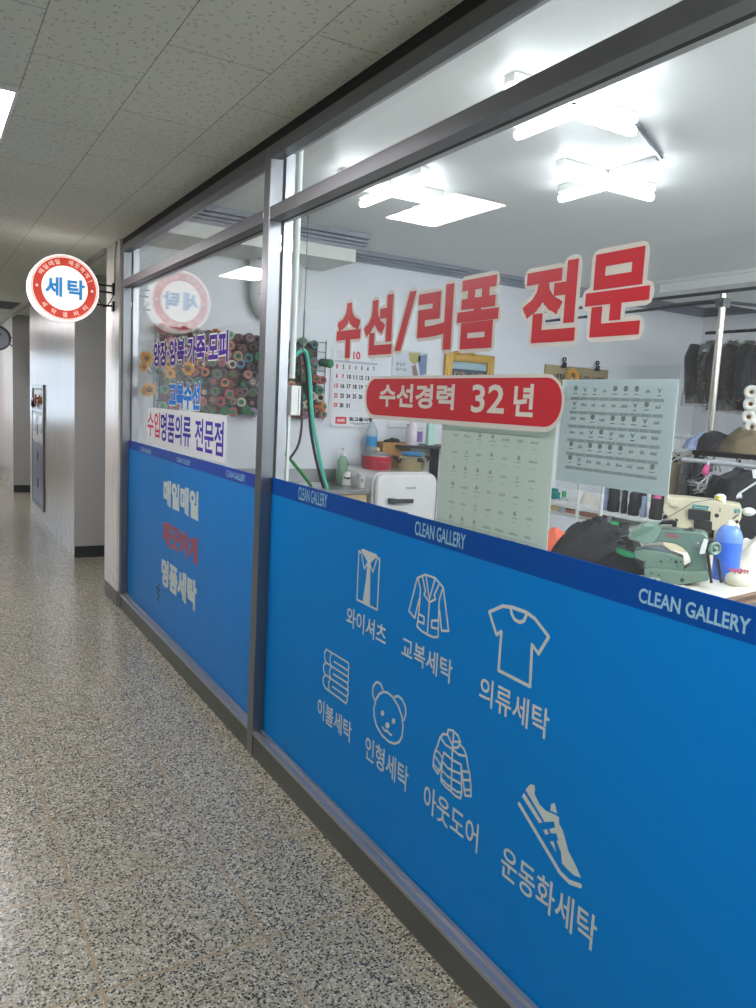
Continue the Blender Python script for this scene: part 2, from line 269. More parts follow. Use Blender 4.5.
M = dict(bag=crumpled('clear_garment_bag'),
    terrazzo=terrazzo(), ceil=tex_ceiling(), glass=glass_mat('window_glass', haze=.012, base=.028), plastic_sheet=glass_mat('clear_plastic', (.93, .95, .95), .05),
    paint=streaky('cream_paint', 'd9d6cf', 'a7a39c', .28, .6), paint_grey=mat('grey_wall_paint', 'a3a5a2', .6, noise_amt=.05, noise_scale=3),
    skirt=mat('dark_skirting', '2f3335', .5), skirt_grey=mat('grey_column_base', '6e6d68', .5, noise_amt=.15),
    end_wall=mat('far_wall_paint', 'b9b2b0', .6), shop_wall=mat('white_panel_wall', 'e0e3e6', .35, noise_amt=.03, noise_scale=2),
    shop_ceil=mat('shop_ceiling_paint', 'ebecea', .45, noise_amt=.04, noise_scale=4), shop_floor=mat('shop_floor_vinyl', 'a8a59c', .5),
    steel=mat('brushed_steel_frame', '85878a', .34, .85, noise_amt=.12, noise_scale=30, stretch=(1, 1, .05)),
    steel_rail=mat('brushed_steel_rail', '76787b', .36, .85, noise_amt=.12, noise_scale=30, stretch=(1, .05, 1)),
    steel_kick=mat('dull_kick_plate', '6a6d68', .45, .6, noise_amt=.15, noise_scale=14, stretch=(1, .2, 1)),
    alu=mat('aluminium_glazing_bead', 'b2b4b7', .3, .8, noise_amt=.1, noise_scale=30, stretch=(1, .05, 1)),
    gasket=mat('black_gasket', '181a1c', .6), white_pl=mat('white_plastic', 'e4e6e2', .4), conduit=mat('white_conduit', 'dfe5e0', .4),
    blue=sheet_mat('blue_film', '008cd6', .24), blue2=sheet_mat('blue_film_streaked', '1a8cd8', .25, .4, .35, 1, .12, 14, (1, 1, .06)),
    band=sheet_mat('navy_film_band', '0052a8', .2), band2=sheet_mat('violet_film_band', '2248a8', .15, .4, .35),
    print_w=mat('pale_print', 'c2cfc8', .5), print_b=mat('light_blue_print', '8fc3d6', .5),
    cream_vinyl=mat('cream_vinyl', 'd3d3c8', .45), strip_white=mat('white_strip', 'd2d6d6', .45), red_vinyl=mat('red_vinyl', 'c4202e', .4, coat=.2), red_dull=mat('dull_red_vinyl', 'a04850', .4),
    clear_vinyl=mat('clear_vinyl_margin', 'c9d0d0', .3, alpha=.28),
    purple=mat('purple_vinyl', '4a2f86', .7, spec=.08), sky_vinyl=mat('sky_blue_vinyl', '2e76c8', .7, spec=.08), pinkred=mat('pink_red_vinyl', 'c65060', .7, spec=.08), indigo=mat('indigo_vinyl', '463f9c', .7, spec=.08),
    notice=sheet_mat('frosted_notice_sheet', 'cfdbd2', .3, .45, .2, .95), notice2=sheet_mat('white_notice_sheet', 'dbe5e5', .34, .4, .2, .96), notice_ink=mat('grey_notice_ink', '97a39e', .6), notice_bar=mat('pale_notice_bar', 'b0bcbc', .6),
    black=mat('black_plastic', '15171a', .45), black_metal=mat('black_metal', '1d1e20', .4, .5), grey_metal=mat('grey_metal', '6d7176', .35, .7),
    chrome=mat('chrome', 'cdd0d2', .14, 1), pole=mat('chrome_pole', 'c9c2b8', .2, 1), dark_steel=mat('dark_steel', '4b4f52', .35, .8),
    panel_light=mat('panel_diffuser', 'fff7fb', .5, emit=CORRIDOR_E), tube_light=mat('tube_diffuser', 'f4f8ff', .5, emit=SHOP_E), fill_tube=mat('unseen_fill_tube', 'f4f8ff', .5, emit=SHOP_E*11.5),  # the last, boosted tube is only for the added, unseen lamps
    sign_white=mat('sign_lit_white', 'fbf1e8', .4, emit=SIGN_E), sign_rim=mat('sign_rim_white', 'f6f2f4', .4, emit=SIGN_E*.95), sign_red=mat('sign_red', 'd2402e', .4, emit=SIGN_E*.7), sign_blue=mat('sign_blue', '2b8ac9', .4, emit=SIGN_E*.7), sign_pale=mat('sign_letter_pale', 'f0c9b8', .4, emit=SIGN_E*.8),
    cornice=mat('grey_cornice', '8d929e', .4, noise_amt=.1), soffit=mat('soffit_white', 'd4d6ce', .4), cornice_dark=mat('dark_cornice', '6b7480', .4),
    cream_machine=mat('cream_enamel', 'd6cfb2', .28, noise_amt=.05), green_machine=mat('sage_enamel', '6c8575', .25, .15, noise_amt=.06), green_light=mat('pale_sage_enamel', '7f9888', .3, .1), green_bright=mat('bright_green_plate', '0f7a4b', .35),
    teal=mat('teal_label', '1e8a86', .4), table=mat('white_laminate', 'ded9cb', .4), wood_edge=mat('brown_table_edge', '7d6450', .5, noise_amt=.2, noise_scale=30, stretch=(.2, 1, 1)),
    wood=mat('light_wood', 'c8b189', .5, noise_amt=.18, noise_scale=30, stretch=(1, 1, .08)), cardboard=mat('cardboard', 'a97f4f', .8, noise_amt=.08), pinkbox=mat('pink_box', 'c98f78', .7), creambox=mat('cream_box', 'd1c08c', .7),
    fridge=mat('white_enamel', 'e3e1dd', .22, coat=.4), stainless=mat('stainless', '9a9d9c', .28, .9, noise_amt=.1), red_pot=mat('red_enamel', 'b3283c', .3), gold_steel=mat('warm_steel', 'c9bb98', .22, .9),
    blue_lid=mat('blue_lid', '2f7fae', .35), green_bottle=mat('green_clear_plastic', '9ccdaa', .2, alpha=.65), orange=mat('orange_plastic', 'ee5a34', .45), paper_cup=mat('paper_cup', 'e6e4df', .6), ink=mat('black_ink', '1c1c1e', .6), red_ink=mat('red_ink', 'cc2a30', .6), blue_ink=mat('blue_ink', '3a4f88', .6),
    paper=mat('paper', 'e5e6e8', .6), calgrid=mat('calendar_grid', 'b5bac6', .6), poster=mat('pale_poster', 'c9ced6', .5), gold=mat('gold_frame', 'b8934a', .35, .75, noise_amt=.25, noise_scale=60), photo=mat('photo_ground', '2d4450', .4, noise_amt=.5, noise_scale=60), photo_sky=mat('photo_sky', '9db6bf', .4), skin=mat('photo_faces', 'b28a78', .6),
    kraft=mat('kraft_board', '9a8a66', .6, noise_amt=.1), teal_hose=mat('mint_hose', '4fc4ad', .35), black_hose=mat('black_cable', '151718', .45), green_hose=mat('green_hose', '1f9a50', .4),
    yellow=mat('sunflower_petal', 'e9a62a', .6), brown=mat('flower_heart', '6a4324', .8, bump=.6), leaf=mat('dull_leaf', '3c5a3c', .6), stem=mat('grey_green_stem', '6f7d74', .6),
    bottle_blue=mat('blue_translucent_plastic', '3a6fdc', .22, coat=.4), bottle_dome=mat('blue_clear_plastic', '5f8ae0', .15, coat=.5), mint=mat('mint_card', 'b7dcd0', .4), label_blue=mat('bottle_label_blue', '2a8ac6', .4), clear_bottle=mat('clear_plastic_bottle', 'bcc9d2', .15, alpha=.55), pinkwhite=mat('pinkish_white_plastic', 'ddd2d8', .35), violet=mat('violet_label', '6a5490', .5),
    black_cloth=mat('black_cloth', '111317', .8, bump=.7, bump_scale=60), black_shiny=mat('black_plastic_wrapped', '07090b', .1, bump=1, bump_scale=34, bd=.05, spec=.5), grey_wrapped=mat('grey_plastic_wrapped', '4d5352', .22, bump=1, bump_scale=26, bd=.03), beige_cloth=mat('beige_cloth', 'a3967c', .85, bump=.3, bump_scale=60), olive=mat('olive_cloth', '61563e', .85, bump=.3), coral=mat('coral_cloth', 'd8674c', .8, bump=.3, bump_scale=30), white_cloth=mat('white_cloth', 'd8d4c9', .85, bump=.4, bump_scale=30), navy_cloth=mat('navy_cloth', '141925', .85, bump=.3), denim=mat('dark_denim', '1d2025', .85, bump=.4), stripe=mat('blue_white_print_cloth', '8794b8', .8, noise_amt=.9, noise_scale=45),
    roll=mat('white_roll', 'cfd0c8', .7), wire=mat('hanger_wire', 'd0d3d6', .4, .2), pink=mat('pink_plastic', 'd94f93', .4), thread_black=mat('black_thread', '17191d', .7, bump=.4, bump_scale=200), paleblue=mat('pale_blue_thread', '93a4bd', .7),
    pin_cream=mat('cream_cushion', 'd8d2c0', .6), cyan_bottle=mat('cyan_plastic', '2f7d8f', .3))

# ------------------------------------------------------------------ lettering helpers on a flat 2-D frame
def glyphs(s, mirror=False):
    c = bpy.data.curves.new('lettering', 'FONT'); c.body = s; c.size = 1; c.resolution_u = 3
    o = bpy.data.objects.new('lettering', c); sc.collection.objects.link(o); bpy.context.view_layer.update()
    dg = bpy.context.evaluated_depsgraph_get(); me = bpy.data.meshes.new_from_object(o.evaluated_get(dg))
    vs = [(v.co.x, v.co.y) for v in me.vertices]; fs = [tuple(p.vertices) for p in me.polygons]
    bpy.data.objects.remove(o); bpy.data.curves.remove(c); bpy.data.meshes.remove(me)
    x0 = min(v[0] for v in vs); x1 = max(v[0] for v in vs); y0 = min(v[1] for v in vs); y1 = max(v[1] for v in vs)
    return [((x-x0)/(x1-x0), (y-y0)/(y1-y0)) for x, y in vs], fs
def edges_of(fs):
    d = {}
    for f in fs:
        for i in range(len(f)):
            a, b = f[i], f[(i+1) % len(f)]; k = (min(a, b), max(a, b)); d[k] = d.get(k, 0)+1
    return [k for k, n in d.items() if n == 1]
def weld(vs, fs):
    key = {}; mp = []; out = []
    for v in vs:
        k = (round(v[0], 5), round(v[1], 5))
        if k not in key: key[k] = len(out); out.append(v)
        mp.append(key[k])
    nf = []
    for f in fs:
        g = []
        for i in f:
            if not g or mp[i] != g[-1]: g.append(mp[i])
        if len(g) > 1 and g[0] == g[-1]: g.pop()
        if len(g) >= 3: nf.append(tuple(g))
    return out, nf
def disk(c, r, n=8): return [(c[0]+r*math.cos(2*PI*i/n), c[1]+r*math.sin(2*PI*i/n)) for i in range(n)]
def stroke2(segs, w, out, sq=False):
    """segs of 2-D points -> quads and round joints in out (list of polygons)"""
    for a, b in segs:
        dx, dy = b[0]-a[0], b[1]-a[1]; l = math.hypot(dx, dy)
        if l < 1e-6: continue
        nx, ny = -dy/l*w/2, dx/l*w/2
        if sq:
            e = min(w/2, l) if l < w*.25 else w/2
            ex, ey = dx/l*e, dy/l*e; a = (a[0]-ex, a[1]-ey); b = (b[0]+ex, b[1]+ey)
        out.append([(a[0]+nx, a[1]+ny), (a[0]-nx, a[1]-ny), (b[0]-nx, b[1]-ny), (b[0]+nx, b[1]+ny)])
        if not sq: out.append(disk(a, w/2)); out.append(disk(b, w/2))
def text2(s, rect, bold=0, chars=None):
    """polygons of a text fitted into rect=(s0,t0,s1,t1) metres"""
    vs, fs = glyphs(s); s0, t0, s1, t1 = rect; h = bold/2
    vs = [(s0+h+x*(s1-s0-2*h), t0+h+y*(t1-t0-2*h)) for x, y in vs]; vs, fs = weld(vs, fs)
    polys = [[vs[i] for i in f] for f in fs]
    if bold: stroke2([(vs[a], vs[b]) for a, b in edges_of(fs)], bold, polys, True)
    return polys
def polys_to(mb, polys, fr):
    """overlapping polygons become one flat sheet with no doubled faces"""
    if len(polys) > 1:
        vs = []; fs = []
        cx = polys[0][0][0]; cy = polys[0][0][1]; K = 50.0
        for p in polys:
            A = sum(p[i-1][0]*p[i][1]-p[i][0]*p[i-1][1] for i in range(len(p)))/2
            if abs(A) < 1e-9: continue
            if A < 0: p = p[::-1]
            b = len(vs); vs += [Vector(((a-cx)*K, (c-cy)*K)) for a, c in p]; fs.append(list(range(b, b+len(p))))
        ov, oe, of, _, _, off = delaunay_2d_cdt(vs, [], fs, 0, 1e-4, True)
        pin = []                                             # keep a triangle only where its middle lies in one of the polygons
        for p in fs:
            q = [vs[i] for i in p]; pin.append((min(v.x for v in q), max(v.x for v in q), min(v.y for v in q), max(v.y for v in q), q))
        keep = []
        for f, o in zip(of, off):
            x = sum(ov[i].x for i in f)/len(f); y = sum(ov[i].y for i in f)/len(f)
            for x0, x1, y0, y1, q in pin:
                if x0 <= x <= x1 and y0 <= y <= y1:
                    c = False; j = len(q)-1
                    for i in range(len(q)):
                        if (q[i].y > y) != (q[j].y > y) and x < (q[j].x-q[i].x)*(y-q[i].y)/(q[j].y-q[i].y)+q[i].x: c = not c
                        j = i
                    if c: keep.append(tuple(f)); break
        mb.add([fr(v.x/K+cx, v.y/K+cy) for v in ov], keep)
    else:
        for p in polys: mb.add([fr(a, b) for a, b in p], [tuple(range(len(p)))])
    return mb
# frame of the shop glass: s runs to the right as seen from the corridor (towards -y), t is height
def on_x(x): return lambda s, t: Vector((x, -s, t))
def on_y(y): return lambda s, t: Vector((s, y, t))
def s_t(px, py, x=.045):
    p = P(px, py, 'x', x); return (-p.y, p.z)
def rect_px(l, t, r, b, x=.045, k=lambda a, c: (a, c)):
    """left and right edges read at mid height, top and bottom edges at mid width"""
    mx, my = (l+r)/2, (t+b)/2
    return (s_t(*k(l, my), x)[0], s_t(*k(mx, b), x)[1], s_t(*k(r, my), x)[0], s_t(*k(mx, t), x)[1])
def rect_y(l, t, r, b, y, k=lambda a, c: (a, c)):
    mx, my = (l+r)/2, (t+b)/2
    f = lambda q: P(*k(*q), 'y', y)
    return (f((l, my)).x, f((mx, b)).z, f((r, my)).x, f((mx, t)).z)
def quad2(r): return [[(r[0], r[1]), (r[2], r[1]), (r[2], r[3]), (r[0], r[3])]]
def rounded2(r, q, n=6):
    s0, t0, s1, t1 = r; pts = []
    for cx, cy, a in ((s1-q, t1-q, 0), (s0+q, t1-q, 90), (s0+q, t0+q, 180), (s1-q, t0+q, 270)): pts += arc((cx, cy), q, a, a+90, n)
    return pts
# ================================================================== THE SETTING
CZ = 2.445; SZ = 2.62; WY = 5.33
def slab(name, a, b, m, parent=None, bevel=0): return struct(name, MB().box(a, b), m, parent, bevel)
slab('floor', (-2.4, -3, -.05), (1.6, 15, 0), M['terrazzo'])
slab('floor.001', (.0201, -.6, 0), (5.8, WY, .012), M['shop_floor'])
slab('floor.002', (1.6, -.6, -.05), (6.0, 5.5, 0), M['shop_floor'])
slab('ceiling', (-2.4, -3, CZ), (.115, 15, CZ+.05), M['ceil'])
slab('ceiling.001', (.115, 5.79, CZ), (1.6, 15, CZ+.05), M['ceil'])
slab('ceiling.002', (.115, -.7, SZ), (5.95, WY+.1, SZ+.05), M['shop_ceil'])
slab('wall_behind', (-2.4, -3.1, 0), (0, -3, CZ), M['paint_grey'])
# wall across the corridor
def wall_with_holes(name, x0, x1, y0, y1, z1, holes, m):
    mb = MB(); ys = y0
    for hy0, hy1, hz0, hz1 in holes:
        mb.box((x0, ys, 0), (x1, hy0, z1)); mb.box((x0, hy0, 0), (x1, hy1, hz0)); mb.box((x0, hy0, hz1), (x1, hy1, z1)); ys = hy1
    mb.box((x0, ys, 0), (x1, y1, z1)); return struct(name, mb, m)
LH = []; M['across'] = mat('corridor_wall_opposite', '8f918f', .6)
wall_with_holes('wall_left', -2.5, -2.4, -3, 15, CZ, LH, M['across'])
mb = MB(); mb.box((-2.4, 14.9, 0), (-2.2, 15, CZ)); mb.box((-2.2, 14.9, 0), (-.7, 15, .85)); mb.box((-2.2, 14.9, 2.1), (-.7, 15, CZ)); mb.box((-.7, 14.9, 0), (1.6, 15, CZ))
struct('wall_end', mb, M['end_wall'])
def win_frame(name, a, b, along):
    mb = MB(); t = .04
    (x0, y0, z0), (x1, y1, z1) = a, b
    mb.box((x0, y0, z0), (x1, y1, z0+t)); mb.box((x0, y0, z1-t), (x1, y1, z1))
    if along == 'y':
        for y in (y0, (y0+y1)/2-t/2, y1-t): mb.box((x0, y, z0+t), (x1, y+t, z1-t))
    else:
        for x in (x0, (x0+x1)/2-t/2, x1-t): mb.box((x, y0, z0+t), (x+t, y1, z1-t))
    f = struct(name, mb, M['steel'])
    g = MB(); 
    if along == 'y': g.box((x0+.02, y0+t, z0+t), (x0+.026, y1-t, z1-t))
    else: g.box((x0+t, y0+.02, z0+t), (x1-t, y0+.026, z1-t))
    obj('glass_pane', g, M['glass'], f); return f
for i, (y0, y1, z0, z1) in enumerate(LH): win_frame('window_%d' % (i+2), (-2.48, y0, z0), (-2.42, y1, z1), 'y')
win_frame('window_2', (-2.2, 14.92, .85), (-.7, 14.98, 2.1), 'x')
# shop shell
slab('wall_shop_far', (0, WY, 0), (5.95, 5.74, SZ), M['shop_wall'])
slab('wall_shop_right', (5.8, -.7, 0), (5.95, WY, SZ), M['shop_wall'])
slab('wall_shop_near', (.115, -.7, 0), (5.8, -.6, SZ), M['shop_wall'])
slab('wall_front', (0, -3, 0), (.115, -.41, CZ), M['paint'])
slab('wall_front_head', (.06, -.41, 2.44), (.115, WY, SZ), M['shop_ceil'])
# painted column skin at the end of the shopfront, and the pillars beyond the recess
slab('trim_1', (-.012, 5.335, .11), (0, 5.74, CZ), M['paint'])
slab('trim_2', (-.012, 5.335, 0), (0, 5.74, .11), M['skirt_grey'])
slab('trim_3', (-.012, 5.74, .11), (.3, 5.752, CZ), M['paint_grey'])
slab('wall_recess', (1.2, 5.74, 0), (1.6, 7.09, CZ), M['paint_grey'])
def pillar(name, y0, y1, x0, n):
    mb = MB().box((x0, y0+.012, 0), (1.6, y1, CZ)); struct(name, mb, M['paint'])
    slab('trim_%d' % n, (x0, y0, .1), (1.6, y0+.012, CZ), M['paint_grey'])
    slab('baseboard_%s' % name.split('_')[-1], (x0+.002, y0-.01, 0), (1.19, y0+.012, .1), M['skirt'])
pillar('wall_pillar', 7.09, 10.2, 0, 4)
pillar('wall_passage', 11.85, 14.9, -.03, 5)
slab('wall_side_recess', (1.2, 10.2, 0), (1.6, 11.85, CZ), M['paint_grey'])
slab('baseboard_end', (-2.4, 14.88, 0), (-.03, 14.9, .11), M['skirt'])
slab('trim_6', (-.03, 5.76, CZ-.03), (0.0, 14.8, CZ), M['end_wall'])          # casing strip where the ceiling meets the pillars
# cornices and dropped ceiling parts inside the shop
def cornice(name, pts, steps, m):
    """stepped moulding run along pts (x,y); steps: list of (out, z0, z1)"""
    mb = MB()
    for out, z0, z1 in steps:
        (xa, ya), (xb, yb) = pts
        if abs(ya-yb) < 1e-6: mb.box((xa, ya-out, z0), (xb, ya, z1))
        else: mb.box((xa-out, ya, z0), (xa, yb, z1))
    return struct(name, mb, m)
ST = [(.012, 2.535, 2.55), (.022, 2.553, 2.566), (.034, 2.569, 2.584), (.05, 2.588, SZ)]
cornice('trim_7', ((1.45, WY), (5.8, WY)), ST, M['cornice'])
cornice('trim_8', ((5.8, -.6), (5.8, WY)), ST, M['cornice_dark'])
slab('ceiling_drop', (.12, 4.83, 2.43), (1.45, WY, SZ), M['soffit'])
cornice('trim_9', ((.12, 4.83), (1.52, 4.83)), [(.015, 2.515, 2.535), (.03, 2.54, 2.557), (.045, 2.562, 2.58), (.065, 2.585, SZ)], M['cornice'])
slab('ceiling_ledge', (4.25, .4, 2.53), (5.74, 4.6, SZ), M['shop_ceil'])
slab('trim_10', (4.2, .4, 2.60), (4.25, 4.6, SZ), M['white_pl'])
# ------------------------------------------------------------------ shopfront window
wf = bpy.data.objects.new('window_1', None); sc.collection.objects.link(wf); wf['kind'] = 'structure'; ORG['window_1'] = Vector((0, 0, 0))
def bar(name, a, b, m, bevel=.0015): return obj(name, MB().box(a, b), m, wf, bevel)
Y0, YM0, YM1, Y1 = -.35, 2.843, 2.903, 5.275
for y0, y1 in ((-.41, -.35), (YM0, YM1), (Y1, 5.33)):
    bar('mullion', (0, y0, 0), (.05, y1, 2.405), M['steel']); bar('mullion_gasket', (.05, y0+.006, 0.02), (.062, y1-.006, 2.40), M['gasket'], 0)
    bar('inner_mullion', (.062, y0, .02), (.10, y1, 2.43), M['alu'])
for y0, y1 in ((Y0, YM0), (YM1, Y1)):
    bar('head_rail', (0, y0, 2.36), (.046, y1, 2.405), M['steel_rail']); bar('inner_head_rail', (.062, y0, 2.39), (.10, y1, 2.43), M['alu'])
    bar('head_gap', (.046, y0, 2.372), (.062, y1, 2.44), M['gasket'], 0)
    bar('transom_rail', (0, y0, 2.135), (.046, y1, 2.183), M['steel_rail']); bar('transom_gasket', (.0462, y0, 2.136), (.0618, y1, 2.178), M['gasket'], 0)
    bar('inner_transom_rail', (.062, y0, 2.145), (.10, y1, 2.18), M['alu'])
    bar('kick_plate', (.004, y0, 0), (.018, y1, .092), M['steel_kick'], 0)
    k = MB().box((0, y0, .092), (.02, y1, .107)).box((.02, y0, .09), (.028, y1, .1)).box((.028, y0, .09), (.041, y1, .112)); obj('sill_rail', k, M['alu'], wf, .001)
    bar('inner_sill', (.062, y0, .012), (.115, y1, .11), M['alu'])
    bar('sill_gasket', (.041, y0, .06), (.062, y1, .102), M['gasket'], 0)
    bar('glass_pane', (.048, y0+.001, .1025), (.054, y1-.001, 2.1375), M['glass'], 0)
    bar('transom_pane', (.048, y0+.001, 2.1785), (.054, y1-.001, 2.3725), M['glass'], 0)
bar('head_shadow_gap', (.004, -.41, 2.405), (.046, 5.33, CZ), M['gasket'], 0)
# ================================================================== FILMS AND LETTERING ON THE GLASS
XF = .0455
def flat(name, polys, x, m, parent): return obj(name, polys_to(MB(), polys, on_x(x)), m, parent)
def film(label, y0, y1, z1, zb, m, mband):
    t = thing('window_film', (XF, (y0+y1)/2, .105), label, 'window film')
    obj('film_sheet', MB().box((XF, y0, .106), (.0478, y1, zb)), m, t); obj('header_band', MB().box((XF, y0, zb), (.0478, y1, z1)), mband, t)
    return t
fr_ = film('large blue film across the lower right pane with seven laundry icons', Y0+.002, YM0-.002, 1.157, 1.092, M['blue'], M['band'])
fl_ = film('blue film on the lower left pane with slogan in three lines', YM1+.002, Y1-.002, 1.150, 1.093, M['blue2'], M['band2'])
k7 = crop(270, 380, 3.024); k8 = crop(500, 380, 2.953); kL = crop(140, 440, 5.04); kI = crop(300, 530, 2.344)
XL = XF-.0006
def lettering(s, l, t, r, b, k, m, parent, bold=.003, x=XL, name='lettering'):
    return flat(name, text2(s, rect_px(l, t, r, b, x, k), bold), x, m, parent)
lettering('CLEAN GALLERY', 85, 334, 173, 374, k7, M['print_b'], fr_, .0008)
lettering('CLEAN GALLERY', 437, 446, 592, 491, k7, M['print_b'], fr_, .0012)
lettering('CLEAN GALLERY', 405, 658, 744, 706, k8, M['print_b'], fr_, .0016)
lettering('CLEAN GALLERY', 3, 42, 57, 64, kL, M['print_b'], fl_, .0008)
lettering('CLEAN GALLERY', 185, 94, 254, 120, kL, M['print_b'], fl_, .0008)
lettering('CLEAN GALLERY', 433, 164, 530, 198, kL, M['print_b'], fl_, .0008)
lettering('매일매일', 118, 228, 296, 368, kL, M['print_w'], fl_, .016)
lettering('깨끗하게', 112, 448, 291, 580, kL, M['red_dull'], fl_, .016)
lettering('명품세탁', 108, 650, 286, 800, kL, M['print_w'], fl_, .016)
for s, l, t, r, b in (('와이셔츠', 108, 201, 203, 249), ('교복세탁', 237, 276, 359, 331), ('의류세탁', 418, 380, 587, 450), ('이불세탁', 40, 421, 122, 470),
                      ('인형세탁', 151, 517, 256, 577), ('아웃도어', 287, 640, 421, 708), ('운동화세탁', 465, 820, 703, 904)):
    lettering(s, l, t, r, b, kI, M['print_w'], fr_, .0015, name='caption')
def icon(name, k, strokes, w, fills=(), dots=()):
    S = lambda p: s_t(*k(*p), XL); polys = []
    for st in strokes:
        pts = [S(p) for p in st]; stroke2(list(zip(pts[:-1], pts[1:])), w, polys)
    for f in fills: polys.append([S(p) for p in f])
    for c, rx, ry in dots: polys.append([S((c[0]+rx*math.cos(a), c[1]+ry*math.sin(a))) for a in (2*PI*i/14 for i in range(14))])
    return flat(name, polys, XL, M['print_w'], fr_)
icon('shirt_icon', crop(340, 540, 12.6), [[(240,140),(270,165)], [(238,140),(213,750),(468,880),(500,240),(470,225)], [(275,190),(305,360),(350,290)], [(380,320),(415,405),(460,250)]], .0068,
     [[(265,125),(285,110),(460,180),(475,215),(440,235),(375,300),(355,300),(340,262),(290,175)], [(335,290),(390,290),(385,350),(345,350)], [(342,340),(382,350),(378,850),(285,780),(330,480)]])
icon('jacket_icon', crop(400, 565, 12.6), [[(218,165),(320,120),(445,165),(545,285),(613,830),(525,830),(497,570)], [(218,165),(112,580),(185,665),(243,430)], [(228,170),(258,300),(252,420),(235,620),(215,775),(275,835),(345,875),(420,910),(480,905),(490,520),(500,420),(540,290)],
     [(285,160),(322,330),(303,370),(370,470),(447,430),(430,380),(490,250)], [(330,150),(370,430),(440,180)], [(370,470),(345,870)], [(240,620),(305,655),(300,740),(232,710)], [(480,700),(400,700),(398,785),(478,805)]], .0062)
icon('tee_icon', crop(480, 595, 9.45), [[(88,160),(215,105),(300,115),(440,165),(520,225),(650,395),(553,555),(492,470),(472,865),(175,712),(203,345),(155,375),(88,160)], [(290,125),(300,180),(325,230),(375,258),(415,245),(438,190)]], .0085)
icon('bedding_icon', crop(315, 640, 14.4), [[(165,135),(480,330),(490,400),(475,440),(275,310)], [(165,135),(135,180),(140,270),(160,325),(470,530),(485,490),(478,440)], [(235,195),(215,260),(220,330),(240,385)],
     [(150,325),(122,370),(125,440),(150,500),(465,720),(478,680),(468,620),(265,490)], [(478,540),(482,590),(468,630)], [(235,385),(210,440),(210,510),(235,560)], [(145,505),(115,550),(118,630),(150,690),(450,915),(465,860),(460,820),(250,670)], [(475,720),(475,780),(460,820)], [(215,570),(195,620),(205,700)]], .0062)
kB = crop(365, 675, 12.6)
icon('bear_icon', kB, [[(235,210),(180,240),(135,310),(112,420),(115,520),(145,640),(215,760),(300,840),(370,865),(430,845),(465,780),(480,650),(465,520),(420,390),(350,280),(290,225),(235,210)],
     [(115,300),(95,240),(100,150),(130,100),(165,90),(200,120),(225,180)], [(375,275),(420,265),(470,310),(510,400),(515,490),(490,570)], [(222,660),(250,700),(280,710)], [(280,700),(310,745),(335,755)]], .0072,
     dots=(((220,480),22,36), ((360,580),22,36), ((283,635),28,38)))
icon('puffer_icon', crop(425, 720, 11.86), [[(265,175),(215,165),(175,215),(150,300),(125,360),(105,440),(95,550),(150,640),(180,580),(225,385),(320,470),(430,530),(430,620)], [(265,175),(275,115),(330,125),(390,185),(420,260),(395,325),(340,330)],
     [(270,180),(340,330)], [(340,150),(325,340),(310,840)], [(345,255),(412,262)], [(190,215),(240,290),(330,350),(400,410),(490,430)], [(415,290),(465,350),(495,440),(505,530),(530,640),(545,790),(545,905),(475,895),(440,620)], [(130,355),(170,390),(205,450)], [(115,430),(150,470),(185,540)], [(100,520),(160,600)],
     [(205,500),(195,600),(190,720),(240,790),(300,840),(360,900),(420,930),(435,850),(430,600)], [(215,500),(270,570),(330,600),(425,640)], [(205,600),(270,670),(430,760)], [(200,700),(260,765),(310,800),(380,850),(425,860)], [(445,605),(520,620)], [(450,710),(535,715)], [(465,830),(540,830)]], .0062)
kS = crop(510, 775, 8.4)
icon('shoe_icon', kS, [[(78,245),(420,820),(500,900),(590,930)]], .0105,
     [[(130,125),(170,78),(205,85),(210,120),(205,160),(250,250),(300,300),(292,395)], [(300,300),(380,335),(412,355),(412,410),(380,440),(370,390),(292,395)], [(380,440),(412,410),(440,460),(465,540),(405,545),(390,490)], [(380,440),(390,490),(345,490),(328,455)],
      [(390,552),(465,540),(490,640),(545,745),(598,865),(540,845),(480,790),(435,740),(430,650)], [(100,180),(118,150),(275,398),(245,405)], [(345,245),(375,235),(395,320),(340,300)], [(278,462),(308,455),(328,495),(298,500)], [(335,560),(365,555),(390,650)]])
mk = [s_t(*kL(x, y), XL) for x, y in ((100,728),(82,745),(102,755),(84,772),(100,782),(88,800),(98,812))]
pl = []; stroke2(list(zip(mk[:-1], mk[1:])), .006, pl); flat('black_squiggle', pl, XL, M['ink'], fl_)  # small black zigzag mark on the left film
# red lettering: each syllable on its cream backing
k5 = crop(270, 200, 3.024); k6 = crop(500, 200, 2.953)
tl = thing('vinyl_lettering', (XF, 1.6, 1.6), 'big red lettering with cream outline high on the right pane', 'lettering')
for s, l, t, r, b, k, bo in (('수', 203, 312, 275, 478, k5, .018), ('선', 287, 292, 372, 468, k5, .017), ('/', 383, 280, 438, 455, k5, .010), ('리', 448, 262, 552, 455, k5, .018), ('폼', 568, 236, 692, 449, k5, .0145),
                          ('전', 72, 188, 229, 420, k6, .016), ('문', 255, 150, 443, 401, k6, .0145)):
    rc = rect_px(l, t, r, b, XF, k); vs, fs = glyphs(s); h = bo/2
    vs = [(rc[0]+h+x*(rc[2]-rc[0]-2*h), rc[1]+h+y*(rc[3]-rc[1]-2*h)) for x, y in vs]; vs, fs = weld(vs, fs); E_ = [(vs[a], vs[b]) for a, b in edges_of(fs)]
    red = [[vs[i] for i in f] for f in fs]; stroke2(E_, bo, red, True)
    cr = [[vs[i] for i in f] for f in fs]; stroke2(E_, bo+.020, cr)
    cl = []; stroke2(E_, bo+.034, cl)
    sy = flat('syllable', red, XF-.0012, M['red_vinyl'], tl); flat('cream_outline', cr, XF-.0006, M['cream_vinyl'], sy)
